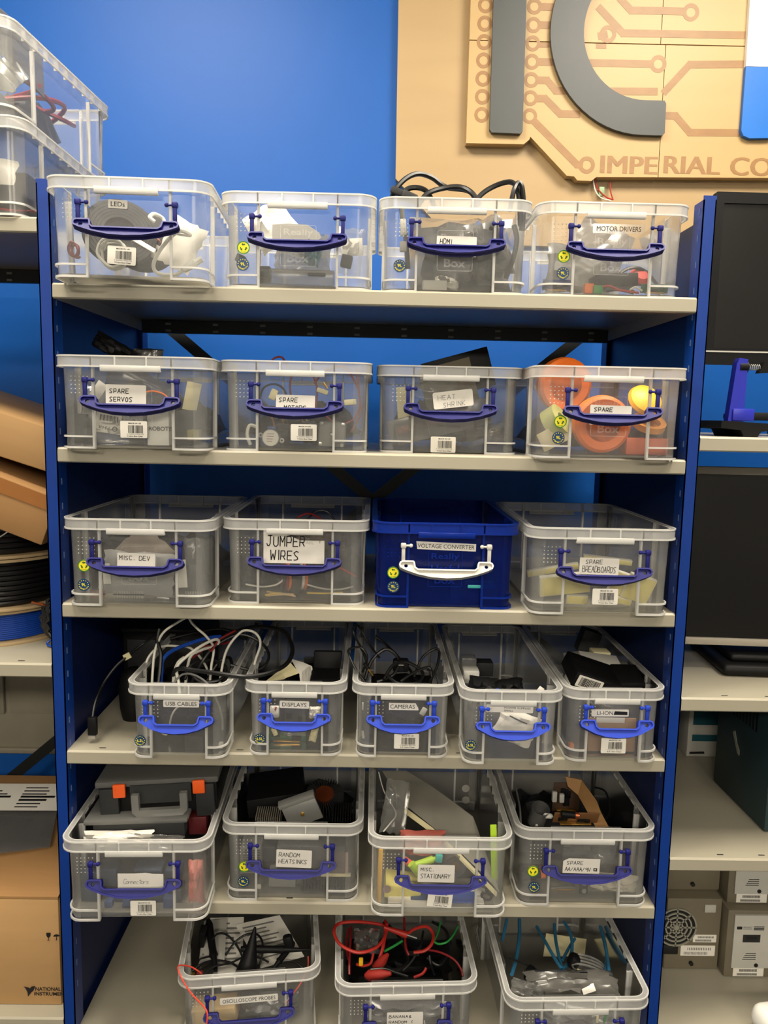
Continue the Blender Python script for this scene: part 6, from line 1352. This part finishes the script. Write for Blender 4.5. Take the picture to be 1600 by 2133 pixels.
manual('upright printed manual in the middle of the oscilloscope probes box', [(438, 1912, .16), (508, 1910, .16), (504, 2030, .03), (448, 2032, .03)], 9)
manual('slanted printed manual at the far side of the oscilloscope probes box', [(508, 1925, .14), (600, 1905, .16), (652, 1990, .07), (562, 2014, .05)], 9)
manual('grey booklet against the near wall of the oscilloscope probes box', [(390, 1920, .14), (438, 1915, .15), (430, 2000, .05), (376, 2010, .05)], 7, LGREY)
def probe(label, a, c, r0):
    A, C_2 = at(*a), at(*c); t = thing('scope_probe', label, 'probe', A, group='oscilloscope probes'); d = C_2 - A
    part('grip', MB().tube([d * k for k in (0, .08, .3, .55, .62)], r0, 12, rr=[r0 * .6, r0, r0 * .95, r0 * .9, r0 * 1.1]), BLACK, t); part('nose', MB().tube([d * k for k in (.62, .85, 1.0)], r0, 10, rr=[r0 * .8, r0 * .5, r0 * .15]), BLACK, t)
    return t
probe('black oscilloscope probe lying across the slanted manual', (512, 1976, .05), (656, 1978, .05), 0.0068)
probe('black oscilloscope probe pointing down the upright manual', (434, 1918, .12), (452, 2038, .02), 0.0075)
probe('black oscilloscope probe pointing at the front rim of its box', (612, 1962, .07), (562, 2028, .02), 0.006)
solo('probe_cover', 'black tapered probe cover in the middle of the probes box', 'cover', MB().tube([(0, 0, 0.05), (0, 0, 0.02), (0, 0, -0.03), (0, 0, -0.045)], 0.02, 14, rr=[0.002, 0.009, 0.022, 0.02]), BLACK, at(520, 1995, 0.04), (-0.4, 0.15, 0))
solo('probe_adapter', 'black round probe adapter above the slanted manual', 'adapter', MB().rbox(0.018, 0.014, 0.028, 0.006), BLACK, at(601, 1962, 0.055), (0, -0.25, 0))
slab('terminal_strip', 'black ribbed terminal strip at the near side of the probes box', 'connector', 422, 1952, 0.09, 14, 54, 0.02, BLACK, (0.3, 0.12, 0))
for lb, pts, r, m in (
    ('black probe lead arching over the upright manual', [(440, 1960, .08), (452, 1946, .08), (470, 1946, .08), (490, 1965, .07), (505, 1995, .05), (500, 2025, .03)], .002, BLACKC),
    ('black probe lead arching over the slanted manual', [(470, 1990, .06), (490, 1962, .07), (515, 1946, .08), (538, 1948, .08), (548, 1970, .06), (544, 2000, .05), (532, 2028, .03)], .002, BLACKC),
    ('black probe lead looping by the near corner of the probes box', [(380, 2025, .03), (402, 2008, .04), (432, 2002, .05), (462, 2008, .05), (492, 2030, .03)], .002, BLACKC),
    ('black probe lead doubled by the near corner of the probes box', [(398, 2005, .05), (404, 1998, .05), (428, 1994, .06), (420, 2012, .04), (384, 2032, .02)], .0016, BLACKC),
    ('black probe lead crossing under the arches of the probes box', [(420, 2036, .02), (446, 2014, .03), (480, 2006, .04), (520, 1990, .05), (560, 2004, .05)], .0018, BLACKC),
    ('black probe lead hooked at the far side of the probes box', [(590, 2005, .04), (612, 2004, .04), (630, 2016, .03), (640, 2030, .02)], .0018, BLACKC),
    ('red lead hanging over the near corner of the probes box', [(420, 2028, .0), (398, 2014, -.005), (372, 2012, -.03), (376, 2032, -.048), (396, 2066, -.056), (424, 2096, -.058), (432, 2112, -.062), (430, 2135, -.064)], .0013, mat('coral_wire', (222, 74, 56), 0.5)),
    ('orange red lead hanging inside the far side of the probes box', [(642, 1992, .04), (642, 2010, .03), (638, 2025, .015), (624, 2052, .005), (606, 2076, .0), (585, 2110, .0)], .0012, mat('coral_wire', (222, 74, 56), 0.5))):
    px_cable('probe_lead', lb, pts, r, m, 'cable')
slab('banana_adapter', 'small dull red adapter at the near corner of the probes box', 'adapter', 416, 2030, 0.02, 14, 14, 0.01, mat('dull_red_plastic', (120, 50, 48), 0.5))
solo('probe_tip', 'small brass tip at the near corner of the probes box', 'component', MB().lathe([(0.0005, -0.003), (0.0035, -0.003), (0.0035, 0.003), (0.0005, 0.003)], 12), GOLD, at(387, 2032, 0.015))
slab('carton', 'cream carton behind the near handle end of the probes box', 'box', 440, 2112, Y + 0.06, 100, 40, 0.04, mat('tan_card', (206, 178, 130), 0.7), (0, -0.12, 0), 0.003)
bag('zip_bag', 'grey bag of probe parts low in the probes box', 560, 2110, Y + 0.08, 130, 50, 0.04, FILMG, (PI / 2, 0, 0), 4, 0.25)
# --- banana leads
Y = fr('ban')
for lb, pts, r, m in (
    ('thick red lead in a wide loop at the near side of the banana leads box', [(812, 1935, .08), (790, 1925, .08), (745, 1920, .07), (706, 1924, .06), (696, 1942, .04), (710, 1968, .02), (745, 1984, .01), (780, 1976, .02), (800, 1955, .04), (806, 1930, .07), (802, 1918, .09)], .0028, RCAB),
    ('thick red lead dropping through the wide loop', [(806, 1925, .07), (802, 1950, .05), (796, 1980, .03), (788, 2005, .02)], .0032, RCAB),
    ('thick red lead in a smaller loop at the far side of the banana leads box', [(845, 1950, .06), (862, 1936, .07), (888, 1930, .07), (902, 1945, .06), (900, 1965, .04), (885, 1980, .03), (862, 1984, .03)], .0028, RCAB),
    ('thin red lead curving to the far corner of the banana leads box', [(890, 1978, .04), (918, 1984, .03), (945, 1998, .02), (960, 2018, .01), (964, 2034, .0)], .0018, DRED),
    ('red lead upright at the near wall of the banana leads box', [(732, 1930, .10), (730, 1965, .06), (728, 2000, .03), (728, 2030, .01)], .0022, DRED),
    ('second red lead upright at the near wall of the banana leads box', [(722, 1935, .10), (718, 1965, .07), (722, 1998, .04)], .0022, DRED),
    ('red lead hanging in the middle of the banana leads box', [(842, 1912, .10), (843, 1945, .07), (846, 1975, .04), (852, 1990, .03)], .0022, DRED),
    ('short red lead at the front of the banana leads box', [(862, 2036, .0), (880, 2028, .005), (888, 2016, .01)], .0024, RCAB),
    ('red lead curling round the yellow clip', [(742, 2008, .02), (756, 2012, .02), (772, 2006, .02), (778, 1985, .03)], .0022, RCAB),
    ('bright green lead looping at the far wall of the banana leads box', [(905, 1958, .05), (918, 1966, .04), (936, 1962, .04), (950, 1946, .06), (958, 1930, .08)], .0018, GCAB),
    ('green lead rising from the bright loop', [(905, 1958, .05), (912, 1944, .07), (918, 1920, .10)], .0018, GCAB),
    ('dark green lead in the middle of the banana leads box', [(800, 1982, .04), (822, 1970, .05), (838, 1960, .06)], .0022, GCAB),
    ('black lead along the front of the banana leads box', [(772, 2020, .01), (800, 2018, .01), (825, 2026, .005), (850, 2034, .0)], .0022, BLACKC),
    ('black lead slanting up the middle of the banana leads box', [(840, 2022, .02), (858, 2002, .03), (876, 1970, .05), (882, 1940, .08)], .0022, BLACKC),
    ('black lead curling at the far side of the banana leads box', [(895, 1990, .04), (898, 2010, .03), (905, 2030, .01)], .0022, BLACKC),
    ('black lead coiled at the back of the banana leads box', [(900, 1920, .12), (930, 1940, .10), (935, 1980, .07), (915, 2010, .04), (890, 1995, .05)], .0026, BLACKC),
    ('black lead heaped in the middle of the banana leads box', [(800, 1920, .12), (830, 1950, .09), (850, 2000, .05), (820, 2020, .03), (790, 1990, .05), (820, 1960, .08)], .003, BLACKC)):
    px_cable('banana_lead', lb, pts, r, m)
for lb, x, y, Yc, rot in (('red crocodile clip cover under the wide red loop', 795, 2003, .02, (0.3, 0.5, 0)), ('flat red clip cover at the front of the banana leads box', 790, 2030, .005, (0.2, 1.3, 0))):
    solo('clip_cover', lb, 'clip', MB().tube([(0, 0, 0.022), (0, 0, 0.005), (0, 0, -0.018), (0, 0, -0.026)], 0.01, 12, rr=[0.003, 0.008, 0.0095, 0.004]), mat('dull_red_rubber', (150, 40, 32), 0.6, spec=0.3), at(x, y, Yc), rot)
pq = thing('banana_plug', 'red banana plug with bright pin between the two red loops', 'plug', at(832, 1942, 0.06), (0, 0.33, 0))
part('body', MB().tube([(-0.030, 0, 0), (-0.010, 0, 0), (0.014, 0, 0)], 0.005, 12, rr=[0.003, 0.0045, 0.0062]), RCAB, pq); part('pin', MB().cyl((0.014, 0, 0), (0.034, 0, 0), 0.0018, 8), STEEL, pq)
slab('clip', 'yellow clip beside the near red leads', 'clip', 752, 2003, 0.02, 10, 14, 0.01, YELLOW)
slab('clip', 'dull yellow clip deeper under the wide red loop', 'clip', 745, 1975, 0.05, 8, 18, 0.01, mat('dull_yellow', (150, 120, 30), 0.5))
bag('zip_bag', 'crumpled clear bag inside the wide red loop', 765, 1960, 0.055, 60, 50, 0.04, FILM, (PI / 2 - 0.5, 0, 0), 5, 0.4)
bag('lead_heap', 'dark heap of leads filling the banana leads box', 840, 2040, Y + 0.17, 230, 90, 0.12, BLACK, (PI / 2 - 0.6, 0, 0), 8, 0.2, 'cable')
bag('zip_bag', 'grey bag behind the handwritten label of the banana leads box', 850, 2110, Y + 0.05, 200, 60, 0.03, FILMG, (PI / 2, 0, 0), 6, 0.25)
# --- blue tubing
Y = fr('blue')
for lb, pts, r in (
    ('pale blue tube bent down the near wall of the tubing box', [(1082, 1915, .14), (1082, 1950, .10), (1076, 1995, .05), (1066, 2030, .0)], .0034),
    ('pale blue tube dark at the near back corner of the tubing box', [(1056, 1915, .13), (1052, 1935, .11), (1046, 1960, .09)], .003),
    ('pale blue tube slanting to the middle of the tubing box', [(1118, 1930, .13), (1135, 1960, .09), (1155, 1995, .05), (1170, 2018, .03)], .003),
    ('pale blue tube crossing the cream paper in the tubing box', [(1155, 1925, .14), (1158, 1960, .10), (1165, 1995, .06), (1172, 2018, .03)], .003),
    ('pale blue tube bowing outward in the tubing box', [(1175, 1920, .14), (1188, 1945, .11), (1192, 1975, .08), (1184, 2005, .05), (1172, 2020, .03)], .003),
    ('pale blue tube crossing behind the bowed one in the tubing box', [(1198, 1955, .11), (1185, 1975, .09), (1172, 2000, .06)], .0028),
    ('pale blue tube down the far wall of the tubing box', [(1270, 1930, .13), (1280, 1965, .09), (1286, 2000, .05), (1292, 2040, .0)], .0032),
    ('second pale blue tube down the far wall of the tubing box', [(1272, 1945, .12), (1282, 1990, .07), (1278, 2035, .01)], .0028)):
    px_cable('plastic_tube', lb, pts, r, TCAB, 'tube')
manual('folded cream paper standing at the back of the tubing box', [(1138, 1944, .19), (1222, 1956, .19), (1218, 1992, .16), (1132, 1992, .16)], 0, CREAM)
bag('antistatic_bag', 'crumpled grey antistatic bag on top of the tubing box contents', 1190, 2050, 0.0, 210, 60, 0.035, ANTI, (0.5, 0, 0), 5, 0.22)
slab('paper_slip', 'small white slip on the grey antistatic bag in the tubing box', 'paper', 1226, 2060, -0.02, 30, 16, 0.0008, WHITE, (-0.6, -0.35, 0), 0.0002)
bag('zip_bag', 'shiny clear bag at the near front of the tubing box', 1100, 2062, -0.02, 80, 34, 0.02, FILM, (0.9, 0.3, 0), 7, 0.35)
px_cable('cable_tie', 'black cable tie with toggle at the near side of the tubing box', [(1062, 1996, .03), (1080, 2003, .03), (1106, 2014, .03), (1130, 2026, .03)], 0.0018, BLACKC, 'tie')
solo('toggle', 'black toggle hanging from the cable tie in the tubing box', 'toggle', MB().tube([(0, 0, 0.010), (0, 0, -0.004), (0, 0, -0.014)], 0.01, 10, rr=[0.008, 0.010, 0.006]), BLACK, at(1104, 2026, 0.025), (0, 0.4, 0))
gl = thing('tube_coil', 'small coil of clear tubing with black end in the tubing box', 'tube', at(1225, 2012, 0.035), (0.2, 0.35, 0))
b = MB()
for k in range(4): b.tube([(0.032 * math.cos(2 * PI * i / 26), 0.006 * k - 0.01, (0.010 + 0.001 * k) * math.sin(2 * PI * i / 26)) for i in range(26)], 0.002, 6, True)
part('coil', b, LID, gl); part('end_cap', MB().rbox(0.020, 0.022, 0.024, 0.007, (-0.028, 0, 0)), BLACK, gl); part('fitting', MB().rbox(0.010, 0.008, 0.012, 0.002, (-0.016, -0.012, -0.010)), CREAM, gl)
bag('zip_bag', 'pale bag behind the handle of the tubing box', 1220, 2110, Y + 0.05, 200, 60, 0.03, FILMG, (PI / 2, 0, 0), 3, 0.25)
for k, (x, m) in enumerate(((1245, CREAM), (1262, GCAB))):
    slab('straw', ('cream', 'green')[k] + ' thin strip standing behind the far hinge of the tubing box', 'strip', x, 2115, Y + 0.03, 5, 36, 0.003, m, (0, 0.15 * k, 0), 0.0006)
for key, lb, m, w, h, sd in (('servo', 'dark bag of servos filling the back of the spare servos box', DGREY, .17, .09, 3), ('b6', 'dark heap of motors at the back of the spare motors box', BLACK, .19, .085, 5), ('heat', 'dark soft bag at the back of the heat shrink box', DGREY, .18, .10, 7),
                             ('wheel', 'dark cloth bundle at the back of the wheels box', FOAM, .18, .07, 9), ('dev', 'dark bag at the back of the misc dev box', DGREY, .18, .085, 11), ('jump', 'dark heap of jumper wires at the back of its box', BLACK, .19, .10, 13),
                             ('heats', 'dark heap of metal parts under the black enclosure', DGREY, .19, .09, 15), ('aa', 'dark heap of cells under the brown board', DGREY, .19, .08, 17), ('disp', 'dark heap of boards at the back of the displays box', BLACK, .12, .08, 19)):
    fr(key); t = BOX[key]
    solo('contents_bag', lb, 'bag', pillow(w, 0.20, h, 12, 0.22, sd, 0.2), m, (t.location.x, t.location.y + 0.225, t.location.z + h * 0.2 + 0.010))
# ------------------------------------------------------------------ keep every content inside its box
CUR[0] = None
bpy.context.view_layer.update()
KD = {}
for key, t in BOX.items(): KD[key] = K6 if key in ('usb', 'disp', 'cam', 'pow', 'li') else K9
def kids(o):
    out = [o]
    for c in o.children: out += kids(c)
    return out
for o, key in CONT:
    t = BOX[key]; K = KD[key]; inv = t.matrix_world.inverted(); pts = []
    for c in kids(o):
        if c.type == 'MESH':
            M = inv @ c.matrix_world; pts += [M @ Vector(v) for v in c.bound_box]
    if not pts: continue
    lo = Vector([min(p[i] for p in pts) for i in range(3)]); hi = Vector([max(p[i] for p in pts) for i in range(3)])
    d = Vector((0, 0, 0)); lim = ((-K['W'] / 2 + 0.0155, K['W'] / 2 - 0.0155), (0.0150, K['L'] - 0.0150), (0.0068, 9.0))
    inside = hi.z < K['H'] + 0.004 or o.type != 'MESH' or len(o.data.vertices) < 250
    for i in range(3):
        if i < 2 and not inside: continue
        if hi[i] - lo[i] > lim[i][1] - lim[i][0]:
            if i < 2 and hi.z < K['H'] + 0.03:
                d[i] = (lim[i][0] + lim[i][1]) / 2 - (lo[i] + hi[i]) / 2
            continue
        if lo[i] < lim[i][0]: d[i] = lim[i][0] - lo[i]
        elif hi[i] > lim[i][1]: d[i] = lim[i][1] - hi[i]
    if d.length > 1e-6: o.location = o.location + t.matrix_world.to_3x3() @ d
